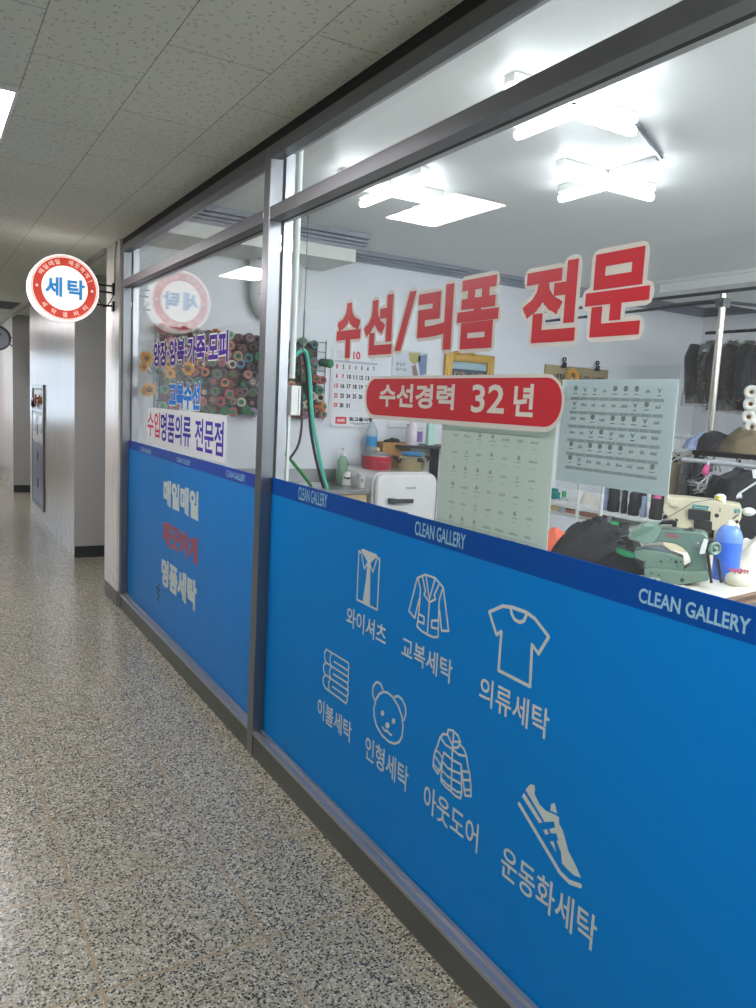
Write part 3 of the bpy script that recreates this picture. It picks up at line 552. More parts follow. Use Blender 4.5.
# pill-shaped red sign
tp = thing('pill_sign', (XF, 1.6, 1.43), 'long rounded red sticker with cream edge and lettering, over the notices', 'sign sticker')
pc = rect_px(364.3, 375.0, 564.6, 426.0, XF); pr = rect_px(366.5, 378.2, 562.3, 421.3, XF)
flat('cream_edge', [rounded2(pc, (pc[3]-pc[1])*.48)], XF-.0004, M['cream_vinyl'], tp)
flat('red_field', [rounded2(pr, (pr[3]-pr[1])*.47)], XF-.001, M['red_vinyl'], tp)
flat('lettering', text2('수선경력', rect_px(332, 557, 559, 630, XF, k5), .005), XF-.0016, M['cream_vinyl'], tp)
flat('lettering', text2('32', rect_px(611, 558, 711, 645, XF, k5), .004), XF-.0016, M['cream_vinyl'], tp)
flat('lettering', text2('년', rect_px(42, 543, 101, 640, XF, k6), .005), XF-.0016, M['cream_vinyl'], tp)
# left pane lettering
k2 = crop(120, 330, 6.873)
def outlined(s, rc, bo, w, m, label, name='vinyl_lettering'):
    vs, fs = glyphs(s); h = bo/2; vs = [(rc[0]+h+x*(rc[2]-rc[0]-2*h), rc[1]+h+y*(rc[3]-rc[1]-2*h)) for x, y in vs]; vs, fs = weld(vs, fs); E_ = [(vs[a], vs[b]) for a, b in edges_of(fs)]
    t = thing(name, (XF, -(rc[0]+rc[2])/2, rc[1]), label, 'lettering'); c = [[vs[i] for i in f] for f in fs]; q = list(c); stroke2(E_, bo, c, True); stroke2(E_, bo+w, q)
    flat('cream_outline', q, XF-.0004, M['cream_vinyl'], t); flat('letters', c, XF-.001, m, t); return t
outlined('양장·양복·가죽·모피', rect_px(232, 42, 744, 237, XF, k2), .012, .014, M['purple'], 'purple lettering in one line near the round sign reflection')
outlined('교복수선', rect_px(338, 358, 551, 545, XF, k2), .013, .012, M['sky_vinyl'], 'sky blue lettering with pale outline between two other lines')
ts = thing('sign_strip', (XF, 4.0, 1.16), 'white strip with pink and indigo lettering just above the left film', 'sign strip')
rs = rect_px(190, 558, 728, 848, XF, k2); obj('strip', MB().box((XF, -rs[2], rs[1]), (.0478, -rs[0], rs[3])), M['strip_white'], ts)
flat('lettering', text2('수입', rect_px(190, 562, 275, 735, XF, k2), .006), XF-.0006, M['pinkred'], ts)
flat('lettering', text2('명품의류', rect_px(281, 580, 488, 785, XF, k2), .007), XF-.0006, M['indigo'], ts)
flat('lettering', text2('전문점', rect_px(516, 618, 712, 850, XF, k2), .007), XF-.0006, M['indigo'], ts)
# notices behind the glass
def notice(label, y0, y1, z0, z1, m, rows, cols, bar_, top, seed):
    t = thing('notice_sheet', (.062, (y0+y1)/2, z0), label, 'notice sheet')
    obj('sheet', MB().box((.0605, y0, z0), (.0625, y1, z1)), m, t)
    random.seed(seed); x = .0600; W_ = y1-y0; H_ = z1-z0; marks = []; bars = []
    for r in range(rows):
        zc = z1-top*H_-r*(H_*(.93-top)/rows)
        for c in range(cols):
            s = -y1+W_*(.09+.82*(c+.5)/cols); w = W_*.82/cols*random.uniform(.35, .62); kind = random.random()
            if kind < .6:
                n = random.randint(4, 7); cw = w/n
                for q in range(n):
                    h = random.uniform(.55, 1)*.008; a = s-w/2+q*cw; marks.append([(a, zc), (a+cw*.7, zc), (a+cw*.7, zc+h), (a, zc+h*random.uniform(.6, 1))])
            elif kind < .85:
                marks.append(disk((s, zc+.008), .006, 10)); marks.append([(s-w/2.4, zc-.004), (s+w/2.4, zc-.004), (s+w/2.4, zc-.002), (s-w/2.4, zc-.002)])
            else:
                marks += [[(s-.007, zc+.012), (s, zc-.001), (s+.007, zc+.012), (s, zc+.006)], [(s-w/3, zc-.006), (s+w/3, zc-.006), (s+w/3, zc-.0035), (s-w/3, zc-.0035)]]
            if bar_: bars.append([(s-W_*.82/cols*.47, zc-.017), (s+W_*.82/cols*.47, zc-.017), (s+W_*.82/cols*.47, zc-.0105), (s-W_*.82/cols*.47, zc-.0105)])
            else: marks.append([(s-w/4, zc-.014), (s+w/4, zc-.014), (s+w/4, zc-.0125), (s-w/4, zc-.0125)])
    flat('small_print', marks, x, M['notice_ink'], t)
    if bars: flat('caption_bars', bars, x-.0001, M['notice_bar'], t)
    return t
n1 = notice('greenish frosted notice sheet hanging below the red pill sticker', P(551, 490, 'x', .0605).y, P(439, 480, 'x', .0605).y, 1.10, 1.445, M['notice'], 6, 7, False, .16, 3)
flat('rule_line', quad2((-1.72, 1.405, -1.31, 1.4065)) + quad2((-1.72, 1.160, -1.31, 1.161)), .0599, M['notice_ink'], n1)
n2 = notice('bluish white notice sheet with grey caption rows, right of the pill sticker', P(673, 440, 'x', .0605).y, P(559, 430, 'x', .0605).y, 1.316, 1.536, M['notice2'], 6, 9, True, .12, 5)
obj('clear_sleeve', MB().box((.0570, P(673.5, 440, 'x', .057).y, 1.302), (.0576, P(560, 430, 'x', .057).y, 1.562)), M['plastic_sheet'], n2)
# ================================================================== CORRIDOR THINGS
def ceiling_panel(x, y, label, group='corridor ceiling panel lights'):
    t = thing('panel_light', (x, y, CZ-.01), label, 'ceiling light', group)
    mb = MB()
    for a, b in (((x-.165, y-.32), (x+.165, y-.308)), ((x-.165, y+.308), (x+.165, y+.32)), ((x-.165, y-.308), (x-.153, y+.308)), ((x+.153, y-.308), (x+.165, y+.308))): mb.box((a[0], a[1], CZ-.012), (b[0], b[1], CZ-.0005))
    obj('frame', mb, M['white_pl'], t); obj('diffuser', MB().box((x-.153, y-.308, CZ-.009), (x+.153, y+.308, CZ-.001)), M['panel_light'], t); return t
ceiling_panel(-1.01, 3.31, 'square corridor ceiling light cut off at the left edge of the view')
for i, y in enumerate((.31, -2.2, 5.92, 10.7, 12.9)):
    ceiling_panel(-1.01, y, ['corridor ceiling light right above the viewer', 'corridor ceiling light behind the viewer', 'corridor ceiling light seen only in the glass, beyond the first', 'corridor ceiling light beside the hydrant pillar', 'corridor ceiling light nearest the end wall'][i])
# round illuminated sign
SC = Vector((-.328, 5.45, 2.107)); R_ = .212
t = thing('round_sign', (SC.x, SC.y+.05, SC.z-R_), 'round lit sign with red ring and blue lettering, jutting from the column', 'sign')
obj('light_box', MB().lathe(SC+Vector((0, .15, 0)), [(R_-.004, 0), (R_, .004), (R_, .144), (R_-.004, .148)], 64, (0, -1, 0)), M['sign_rim'], t)
fy = SC.y+.0005
def sface(polys, d, m, name): return obj(name, polys_to(MB(), [[(SC.x+a, SC.z+b) for a, b in p] for p in polys], on_y(fy-d)), m, t)
def ringp(r0, r1, n=64): return [[(r0*math.cos(a), r0*math.sin(a)), (r1*math.cos(a), r1*math.sin(a)), (r1*math.cos(b), r1*math.sin(b)), (r0*math.cos(b), r0*math.sin(b))] for a, b in ((2*PI*i/n, 2*PI*(i+1)/n) for i in range(n))]
sface([disk((0, 0), R_*.975, 64)], .0004, M['sign_white'], 'face')
sface(ringp(R_*.925, R_*.94), .001, M['sign_red'], 'thin_ring'); sface(ringp(R_*.66, R_*.905), .001, M['sign_red'], 'red_ring')
sface(text2('세', (-.118, -.058, -.016, .066), .009)+text2('탁', (.014, -.064, .122, .062), .009), .0016, M['sign_blue'], 'lettering')
small = []
def round_text(chars, a0, a1, up=True):
    n = len(chars)
    for i, ch in enumerate(chars):
        if ch == ' ': continue
        a = math.radians(a0+(a1-a0)*i/(n-1)); hw = .0145 if ch != '!' else .003
        ps = text2(ch, (-hw, -.0155, hw, .0155), .0015); rot = (a-PI/2) if up else (a+PI/2); rr = R_*.785
        small.extend([[(rr*math.cos(a)+x*math.cos(rot)-y*math.sin(rot), rr*math.sin(a)+x*math.sin(rot)+y*math.cos(rot)) for x, y in p] for p in ps])
round_text('매일매일 깨끗하게!', 148, 22); round_text('세탁갤러리', 222, 318, False)
small.append(disk((-R_*.785, 0), .009, 12)); small.append(disk((R_*.785, 0), .009, 12)); sface(small, .0016, M['sign_pale'], 'ring_lettering')
for dz in (.055, .012, -.075):
    br = MB().tube([(SC.x+R_*.9, SC.y+.05, SC.z+dz), (-.013, SC.y+.05, SC.z+dz)], .006, 8); obj('bracket_arm', br, M['black_metal'], t)
obj('bracket_plate', MB().box((-.024, SC.y+.025, SC.z-.11), (-.0125, SC.y+.075, SC.z-.045)).box((-.024, SC.y+.03, SC.z-.005), (-.0125, SC.y+.07, SC.z+.075)), M['black_metal'], t, .002)
pts = [Vector((SC.x+R_-.01, SC.y+.05, SC.z+.0))]+[Vector((SC.x+R_-.01+.11*q, SC.y+.05-.02*q, SC.z-.12*math.sin(q*PI*.8)*(1.0)+.1*q*q)) for q in (.2, .4, .6, .8)]+[Vector((-.02, SC.y-.0, SC.z+.0)), Vector((-.018, SC.y+.0, SC.z+.12)), Vector((-.017, SC.y+.01, SC.z+.22)), Vector((-.017, SC.y-.02, SC.z+.3)), Vector((-.016, SC.y-.03, CZ-.002))]
obj('power_cable', MB().tube(pts, .0035, 6), M['black_hose'], t)
# hydrant cabinet on the pillar
t = thing('hydrant_cabinet', (-.01, 9.5, .15), 'tall steel fire hydrant cabinet set in the white pillar', 'hydrant cabinet')
y0, y1 = 8.92, 9.86
f = MB(); f.box((-.02, y0, .14), (.0, y0+.04, 1.5)); f.box((-.02, y1-.04, .14), (0, y1, 1.5)); f.box((-.02, y0+.04, .14), (0, y1-.04, .18)); f.box((-.02, y0+.04, 1.46), (0, y1-.04, 1.5)); f.box((-.018, y0+.04, 1.2), (0, y1-.04, 1.235))
obj('frame', f, M['steel'], t, .002); obj('back_panel', MB().box((-.003, y0+.04, .18), (-.0005, y1-.04, 1.46)), M['white_pl'], t)
d = obj('lower_door', MB().box((-.016, y0+.045, .185), (-.004, y1-.045, .86)), mat('grey_blue_door', '8d98ae', .35, .3), t, .003)
obj('slot_handle', MB().box((-.020, 9.34, .66), (-.0162, 9.4, .76)), M['black'], d); obj('slot_handle', MB().box((-.020, 9.34, .36), (-.0162, 9.4, .46)), M['black'], d)
d = obj('upper_door', MB().box((-.016, y0+.045, .87), (-.004, y1-.045, 1.195)), M['white_pl'], t, .003)
obj('latch', MB().box((-.022, 9.36, .95), (-.0162, 9.4, 1.06)), M['grey_metal'], d); obj('inset_panel', MB().box((-.019, 9.0, .98), (-.0163, 9.26, 1.16)), M['alu'], d); obj('inset_panel', MB().box((-.019, 9.5, .98), (-.0163, 9.76, 1.16)), M['alu'], d)
v = obj('valve', MB().lathe((-.004, 9.3, 1.34), [(.05, 0), (.05, .01), (.025, .015), (.025, .03), (.06, .035), (.06, .05), (.0, .052)], 16, (-1, 0, 0)), M['red_vinyl'], t); obj('nozzle', MB().tube([(-.035, 9.33, 1.34), (-.04, 9.5, 1.33), (-.035, 9.56, 1.27)], .028, 10), M['black'], t)
obj('coupling', MB().lathe((-.004, 9.12, 1.33), [(.04, 0), (.04, .02), (.02, .03), (.02, .05)], 12, (-1, 0, 0)), M['gold'], t)
# far end: clock, shelf with a bundle, dark ceiling hatch
t = thing('wall_clock', (-.33, 11.2, 2.0), 'dark rimmed round clock jutting near the end of the corridor', 'clock')
cc = P(-3, 338, 'y', 11.3)
o = obj('rim', MB().lathe(cc, [(.13, 0), (.16, .0), (.16, .06), (.135, .065), (.13, .02)], 40, (0, -1, 0), caps=False), mat('slate_rim', '3c4450', .4), t)
obj('dial', MB().lathe(cc+Vector((0, -.001, 0)), [(.134, 0), (.134, .022)], 40, (0, -1, 0)), mat('grey_dial', '7e858a', .4), t)
obj('hands', MB().tube([cc+Vector((0, -.03, 0)), cc+Vector((.05, -.03, .06))], .006, 6).tube([cc+Vector((0, -.03, 0)), cc+Vector((.02, -.03, -.08))], .006, 6), M['black'], t)
obj('bracket_arm', MB().tube([cc+Vector((.15, .03, .03)), (-.03, 11.9, cc.z+.05)], .008, 6).tube([cc+Vector((.15, .03, -.06)), (-.03, 11.9, cc.z-.06)], .008, 6), M['black_metal'], t)
t = thing('bracket_shelf', (-.25, 14.7, 1.6), 'grey shelf on brackets on the end wall', 'shelf')
obj('board', MB().box((-1.2, 14.55, 1.62), (-.04, 14.9, 1.66)), M['paint_grey'], t, .003); obj('support', MB().box((-.9, 14.6, 1.45), (-.12, 14.9, 1.5)).prism([(-.2, 14.88, 1.45), (-.2, 14.88, 1.25), (-.2, 14.62, 1.45)], (.03, 0, 0)), M['grey_metal'], t)
tag(obj('folded_bundle', MB().ball((-.18, 14.72, 1.715), .1, .08, .055), M['paint_grey']), 'small grey bundle lying on the far shelf', 'bundle')
tag(obj('fire_extinguisher', MB().lathe((-.1, 14.6, 1.0), [(.05, 0), (.055, .01), (.055, .36), (.03, .42), (.02, .47)], 14), M['red_vinyl']), 'sliver of a red cylinder hung on the end wall', 'cylinder')
t = thing('ceiling_vent', (-.16, 10.6, CZ-.01), 'dark slotted opening in the far corridor ceiling', 'vent')
obj('frame', MB().box((-.5, 10.2, CZ-.012), (-.1, 10.22, CZ)).box((-.5, 11.0, CZ-.012), (-.1, 11.02, CZ)).box((-.5, 10.22, CZ-.012), (-.48, 11.0, CZ)).box((-.12, 10.22, CZ-.012), (-.1, 11.0, CZ)), M['grey_metal'], t); obj('opening', MB().box((-.48, 10.22, CZ-.006), (-.12, 11.0, CZ-.0005)), M['gasket'], t)
# ================================================================== SHOP CEILING LIGHTS
def cross_light(x, y, label, m='tube_light'):
    t = thing('cross_light', (x, y, SZ-.05), label, 'ceiling light', 'cross shaped ceiling lights in the shop'); L_ = .31
    for (dx, dy) in ((1, 0), (0, 1)):
        hx, hy = (L_, .027) if dx else (.027, L_)
        mb = MB().box((x-hx, y-hy, SZ-.035), (x+hx, y+hy, SZ-.0005)); b = obj('base_bar', mb, M['white_pl'], t, .004)
        z = SZ-.058; r = .021 if dx else .0205
        a = Vector((x-L_*dx, y-L_*dy, z)); c = Vector((x+L_*dx, y+L_*dy, z)); d = (c-a).normalized()
        mb = MB().tube([a-d*.012, a-d*.004, a+d*.012, c-d*.012, c+d*.004, c+d*.012], [r*.45, r*.85, r, r, r*.85, r*.45], 14); obj('tube_cover', mb, M[m], b)
    return t
cross_light(1.70, 2.80, 'cross shaped ceiling light nearest the middle of the shop ceiling')
cross_light(.93, 2.24, 'cross shaped ceiling light partly hidden by the transom, the nearest one')
cross_light(.98, 3.60, 'cross shaped ceiling light partly hidden by the transom, the farthest one')
for x, y, l in ((3.3, 1.0, 'added cross shaped fill light in the middle of the shop, beyond the view'), (1.0, .3, 'added cross shaped fill light above the near end of the shop, unseen'), (2.3, .1, 'added cross shaped fill light second from the near end, beyond the view'), (4.6, 0, 'added cross shaped fill light deepest in the shop, beyond the view')): cross_light(x, y, l, 'fill_tube')  # unseen fill lights added to brighten the shop, far stronger than the visible ones
c0 = P(637, 124, 'z', SZ-.012); c1 = P(661, 157, 'z', SZ-.012); c2 = P(655, 160, 'z', SZ-.012)
tag(obj('cable_duct', MB().tube([c0, c1], .012, 6).tube([c1, c2], .012, 6), M['grey_metal']), 'grey cable duct running between two cross shaped lights', 'cable duct')
# ================================================================== FAR WALL: THREAD RACK, CALENDAR, PICTURES
FY = WY-.004
t = thing('thread_rack', (.85, WY-.02, 1.33), 'wide wire rack on the far wall holding thread cones', 'thread rack')
mb = MB()
for z in [1.35+.07*i for i in range(9)]: mb.tube([(.22, WY-.012, z), (1.5, WY-.012, z)], .003, 5)
obj('rail', mb, M['grey_metal'], t)
for x in (.22, .62, 1.02, 1.28, 1.5): obj('upright', MB().tube([(x, WY-.006, 1.33), (x, WY-.006, 1.93)], .004, 5), M['grey_metal'], t)
mb = MB().box((.25, WY-.005, 1.35), (.50, WY-.002, 1.92)); obj('backing', mb, mat('maroon_backing', '6a3436', .7), t); obj('backing', MB().box((.50, WY-.005, 1.35), (1.43, WY-.002, 1.90)), mat('dark_backing', '262a29', .8), t)  # dark sheet added behind the cones to deepen the gaps between them
COL = dict(green='2a6d4a', maroon='6e2f3c', grey='6c6468', rose='b5606c', tan='a88468', teal='3d7d78', sage='7fa088', brown='5a4442', orange='cc7a48', lilac='a88ac0', sky='4f8fbf', yellow='cfae4e', black='24262a', cream='c9bfa8', red='b02e3a')
CORES = ['5d4a4a', '1e8a4a', 'a86f6f', 'd8c8b8', '2a2a2c', '1e7a42']
cm = {k: mat(k+'_thread', v, .75, bump=.3, bump_scale=220) for k, v in COL.items()}; km = [mat('core_%d' % i, c, .6) for i, c in enumerate(CORES)]
protos = {}
def cone_proto(ckey, ki):
    b = MB().lathe((0, 0, 0), [(.021, 0), (.030, .008), (.034, .10), (.031, .112), (.019, .113), (.018, .09)], 18, (0, -1, 0), caps=False)
    o = tag(obj('thread_cone', b, cm[ckey], loc=(0, 0, 0)), 'x', 'thread cone', 'thread cones on the wall rack')
    obj('core', MB().lathe((0, 0, 0), [(.0185, .0), (.0185, .116), (.0125, .117), (.0115, .04), (.0, .04)], 14, (0, -1, 0), caps=False), km[ki], o); return o
random.seed(11); keys = list(COL)
wts = dict(green=5, maroon=4, grey=5, rose=5, tan=4, teal=3, sage=3, brown=4, orange=2, lilac=1, sky=1.5, yellow=1.2, black=2, cream=3, red=3)
row = 0; z = 1.375
while z < 1.91:
    x = .27+(.038 if row % 2 else 0)
    while x < 1.475:
        edge = x > 1.40
        if not (z > 1.86 and random.random() < .45) and not (edge and random.random() < .25) and not (x < .5 and random.random() < .35):
            ck = random.choices(keys, [wts[k_] for k_ in keys])[0]
            if x < .52 and random.random() < .7: ck = random.choice(['rose', 'maroon', 'red', 'sage'])
            ki = random.choices(range(6), [4, 3, 2, 1, 2, 2])[0]
            if (ck, ki) in protos: o = copy_tree(protos[(ck, ki)])
            else: o = protos[(ck, ki)] = cone_proto(ck, ki)
            o.location = (x+random.uniform(-.009, .009), WY-.022, z+random.uniform(-.008, .008)); o.rotation_euler = (random.uniform(-.12, .1), 0, random.uniform(-.45, -.05)+(.8 if edge and random.random() < .5 else 0)); s_ = random.uniform(.86, 1.04); o.scale = (s_, s_, s_)
            kn = {0: 'dark', 1: 'green', 2: 'pinkish', 3: 'pale', 4: 'black', 5: 'green'}[ki]
            o['label'] = '%s thread cone with a %s core on the far wall rack' % (ck, kn)
        x += .0735
    z += .0635; row += 1
# wall calendar
def page(name, rect, y, th, m, parent=None): return obj(name, MB().box((rect[0], y-th, rect[1]), (rect[2], y, rect[3])), m, parent)
t = thing('wall_calendar', (1.75, FY, 1.3), 'large white paper calendar showing month 10 on the far wall', 'calendar')
R0 = rect_y(329.5, 352, 376, 428, FY); rc = rect_y(332, 349, 377.5, 427.5, FY-.008)
page('back_page', (R0[0], rc[1]+.02, R0[2], rc[3]), FY, .004, M['paper'], t); page('front_page', rc, FY-.005, .004, M['paper'], t)
yy = FY-.0096; cw, chh = rc[2]-rc[0], rc[3]-rc[1]
def crect(u0, v0, u1, v1): return (rc[0]+cw*u0, rc[3]-chh*v1, rc[0]+cw*u1, rc[3]-chh*v0)
def ypart(name, polys, y, m, parent): return obj(name, polys_to(MB(), polys, on_y(y)), m, parent)
ypart('month', text2('10', crect(.42, .03, .58, .13), .006), yy, M['red_ink'], t)
redn = []; blk = []; grid = []
days = [[1,2,3,4,5,6,7],[8,9,10,11,12,13,14],[15,16,17,18,19,20,21],[22,23,24,25,26,27,28],[29,30,31]]
for r, w in enumerate(days):
    for c, d in enumerate(w):
        u = .04+.135*c; v = .205+.122*r; s = str(d); wd = .035 if len(s) == 1 else .085
        (redn if c == 0 or d in (3, 9) else blk).extend(text2(s, crect(u+.045-wd/2, v, u+.045+wd/2, v+.058), .004))
    grid += quad2(crect(.03, .29+.122*r, .97, .293+.122*r))
grid += quad2(crect(.03, .155, .97, .185))
for c in range(8): grid += quad2(crect(.03+.134*c, .19, .032+.134*c, .82))
for r in range(5):
    for c in range(6): 
        for q in (.08, .80): grid += quad2(crect(q+.022*c, .03+.022*r, q+.022*c+.012, .042+.022*r))
ypart('red_dates', redn, yy, M['red_ink'], t); ypart('black_dates', blk, yy, M['ink'], t); ypart('grid_lines', grid, yy+.0003, M['calgrid'], t)
ypart('red_label', quad2(crect(.1, .87, .34, .96)), yy, M['red_ink'], t); ypart('label_lettering', text2('HOPE', crect(.14, .895, .30, .935), .002), yy-.0004, M['paper'], t)
ypart('footer_lettering', text2('빛고을사랑', crect(.4, .865, .93, .92), .004)+quad2(crect(.42, .94, .9, .947))+quad2(crect(.5, .96, .9, .966)), yy, M['ink'], t)
# poster and sheet beneath it
rp = rect_y(391.5, 351, 426.5, 394, FY); t = thing('poster', (rp[0]+.17, FY, rp[1]), 'pale art poster on the far wall beside the calendar', 'poster'); page('sheet', rp, FY, .004, M['poster'], t)
pw, ph = rp[2]-rp[0], rp[3]-rp[1]; PR = lambda u, v: (rp[0]+pw*u, rp[3]-ph*v)
ypart('yellow_patch', [[PR(.45, .03), PR(.75, .02), PR(.8, .2), PR(.62, .3), PR(.48, .22)]], FY-.0044, mat('muted_yellow', 'a8a060', .6), t)
ypart('blue_patch', [[PR(.72, .1), PR(.98, .03), PR(.98, .5), PR(.8, .55)], [PR(.6, .7), PR(.95, .6), PR(.98, .98), PR(.7, .98)]], FY-.0044, mat('muted_blue', '6f80a4', .6), t)
ypart('brown_patch', [[PR(.55, .35), PR(.66, .3), PR(.85, .8), PR(.7, .95)]], FY-.0048, mat('muted_brown', '8a6f68', .6), t)
ypart('lettering', text2('꽃길만', (PR(.1, .3)[0], PR(.1, .36)[1], PR(.38, .3)[0], PR(.1, .28)[1]), .001)+text2('걸어요', (PR(.1, .3)[0], PR(.1, .48)[1], PR(.42, .3)[0], PR(.1, .4)[1]), .001), FY-.0044, M['grey_metal'], t)
rp2 = rect_y(388.5, 398, 424, 429, FY); t = thing('wall_sheet', (rp2[0]+.15, FY, rp2[1]), 'white sheet with small print low on the wall, under the pill sticker', 'sheet'); page('sheet', rp2, FY, .004, M['paper'], t)
ypart('edge_line', quad2((rp2[0]+.005, rp2[1]+.004, rp2[2]-.005, rp2[1]+.01)), FY-.0044, M['notice_ink'], t)
ypart('small_print', quad2((rp2[0]+.18, rp2[1]+.03, rp2[2]-.1, rp2[1]+.04)), FY-.0044, M['ink'], t)
# gold framed photograph
rf = rect_y(443, 354, 491.5, 395, FY); t = thing('picture_frame', ((rf[0]+rf[2])/2, FY, rf[1]), 'gold framed group photograph on the far wall', 'framed photo')
mb = MB(); w_ = .07
for a, b in (((rf[0], rf[1]), (rf[0]+w_, rf[3])), ((rf[2]-w_, rf[1]), (rf[2], rf[3])), ((rf[0]+w_, rf[3]-w_), (rf[2]-w_, rf[3])), ((rf[0]+w_, rf[1]), (rf[2]-w_, rf[1]+w_))): mb.box((a[0], FY-.035, a[1]), (b[0], FY, b[1])).box((a[0]+.014, FY-.045, a[1]+.014), (b[0]-.014, FY-.035, b[1]-.014))
obj('frame', mb, M['gold'], t, .006); mb = MB().ball(((rf[0]+rf[2])/2, FY-.03, rf[3]), .05, .015, .014).ball((rf[0]+.12, FY-.03, rf[3]), .05, .015, .014); obj('crest', mb, M['gold'], t)
page('photograph', (rf[0]+w_, rf[1]+w_, rf[2]-w_, rf[3]-w_), FY-.005, .01, M['photo'], t); pp = []; random.seed(4)
ypart('bright_background', quad2((rf[0]+w_, rf[3]-w_-.06, rf[2]-w_, rf[3]-w_)), FY-.0155, M['photo_sky'], t)
for i in range(16): pp.append(disk((rf[0]+w_+.04+.021*i, rf[3]-w_-.085-random.uniform(0, .03)), .008, 7))
ypart('faces', pp, FY-.0158, M['skin'], t)
ypart('shirts', [[(p[0][0]-.013, p[0][1]-.035), (p[0][0]-.002, p[0][1]-.035), (p[0][0]-.004, p[0][1]-.008), (p[0][0]-.011, p[0][1]-.008)] for p in pp[::2]], FY-.0156, M['white_cloth'], t)
# clipboard-like kraft board with bulldog clips
rk = rect_y(543, 367, 606, 410, FY); t = thing('kraft_board', ((rk[0]+rk[2])/2, FY, rk[1]), 'brown board with lettering hung by two bulldog clips', 'board'); page('board', rk, FY, .01, M['kraft'], t)
kx = lambda u: rk[0]+(rk[2]-rk[0])*u
ypart('lettering', text2('세탁소', (kx(.13), rk[3]-.14, kx(.4), rk[3]-.07), .005)+text2('주의사항', (kx(.48), rk[3]-.15, kx(.93), rk[3]-.07), .004), FY-.0104, M['ink'], t)
for u in (.27, .8): obj('clip', MB().prism([(kx(u)-.035, FY-.012, rk[3]-.02), (kx(u)+.035, FY-.012, rk[3]-.02), (kx(u)+.02, FY-.03, rk[3]+.03), (kx(u)-.02, FY-.03, rk[3]+.03)], (0, -.004, 0)).lathe((kx(u), FY-.02, rk[3]+.055), [(.012, -.005), (.022, -.005), (.022, .005), (.012, .005)], 14, (0, -1, 0), caps=False), M['black_metal'], t)
# yellow artificial flower top peeping over the notice
def sunflower(c, r, face=(0, -1, 0), stem_to=None, label='', grp='artificial sunflowers by the thread rack', leafs=()):
    c = Vector(c); t = thing('artificial_sunflower', c, label, 'flower', grp); fa = Vector(face).normalized(); u = fa.orthogonal().normalized(); w = fa.cross(u)
    mb = MB()
    for ring, (n, rr, tilt) in enumerate(((13, r, .15), (11, r*.8, .35))):
        for i in range(n):
            a = 2*PI*(i+.5*ring)/n+random.uniform(-.1, .1); d = u*math.cos(a)+w*math.sin(a); e = u*-math.sin(a)+w*math.cos(a); R1 = rr*random.uniform(.85, 1.1)
            mb.add([c+d*r*.25-e*r*.1, c+d*r*.25+e*r*.1, c+d*R1*.65+e*r*.17+fa*r*tilt, c+d*R1+fa*r*(tilt-.1), c+d*R1*.65-e*r*.17+fa*r*tilt, c+d*R1*.6+fa*r*(tilt+.08)], [(0, 5, 4), (0, 1, 2, 5), (5, 2, 3), (5, 3, 4)])
    obj('petals', mb, M['yellow'], t); obj('heart', MB().ball(c+fa*r*.1, r*.32, r*.2, r*.32), M['brown'], t)
    if stem_to: obj('stem', MB().tube([c-fa*.01, (c+Vector(stem_to))/2+Vector((.01, 0, -.02)), Vector(stem_to)], .005, 6), M['stem'], t)
    for l in leafs:
        l = Vector(l); obj('leaf', MB().add([l, l+Vector((.03, -.01, .03)), l+Vector((.05, -.015, .0)), l+Vector((.02, -.01, -.03)), l+Vector((.025, -.022, .0))], [(0, 4, 1), (1, 4, 2), (2, 4, 3), (3, 4, 0)]), M['leaf'], t)
random.seed(5); fy0 = WY-.2; FP = lambda x, y, d=0: P(120+x/6.873, 330+y/6.873, 'y', fy0-d)
b0 = FP(232, 620)
vase = thing('vase', FP(450, 520), 'white vase holding artificial sunflowers, behind the left pane', 'vase')
vc = FP(455, 470); vb = FP(455, 640)
obj('body', MB().lathe(vb, [(.03, 0), (.045, .03), (.05, .09), (.035, .15), (.02, .2), (.03, .235), (.022, .235)], 20), M['white_pl'], vase)
F_ = [((185, 195), .052, 'sunflower high up beside the glass post, upper of the left stem', [(240, 280)]), ((165, 255), .035, 'small side-turned sunflower under the topmost one on the left stem', []), ((200, 410), .055, 'lowest sunflower on the left stem, nearest the blue film', []),
      ((345, 300), .04, 'sunflower to the left of the vase, below the purple lettering', []), ((465, 265), .055, 'bright sunflower straight above the vase', [(400, 250), (395, 290)]), ((335, 235), .045, 'sunflower half covered by the purple lettering', []), ((335, 120), .035, 'sunflower bud topmost behind the purple lettering', [])]
for (x, y), r, l, lf in F_:
    st = tuple(FP(235, 300, .0)) if x < 220 else tuple(FP(450, 480)); sunflower(FP(x, y, .03), r, (-.25, -1, random.uniform(-.2, .3)), st, l, leafs=[tuple(FP(*q, .02)) for q in lf])
tag(obj('flower_stem', MB().tube([FP(225, 200), FP(238, 330), FP(235, 470), FP(232, 640)], .007, 8), M['stem']), 'bare grey green stem standing left of the thread rack', 'stem')
random.seed(6); sunflower(P(572, 376.5, 'y', WY-.03), .09, (0, -1, .3), (P(572, 376.5, 'y', WY).x, WY-.001, P(572, 385, 'y', WY).z), 'orange yellow flower peeping over the white notice sheet', None)
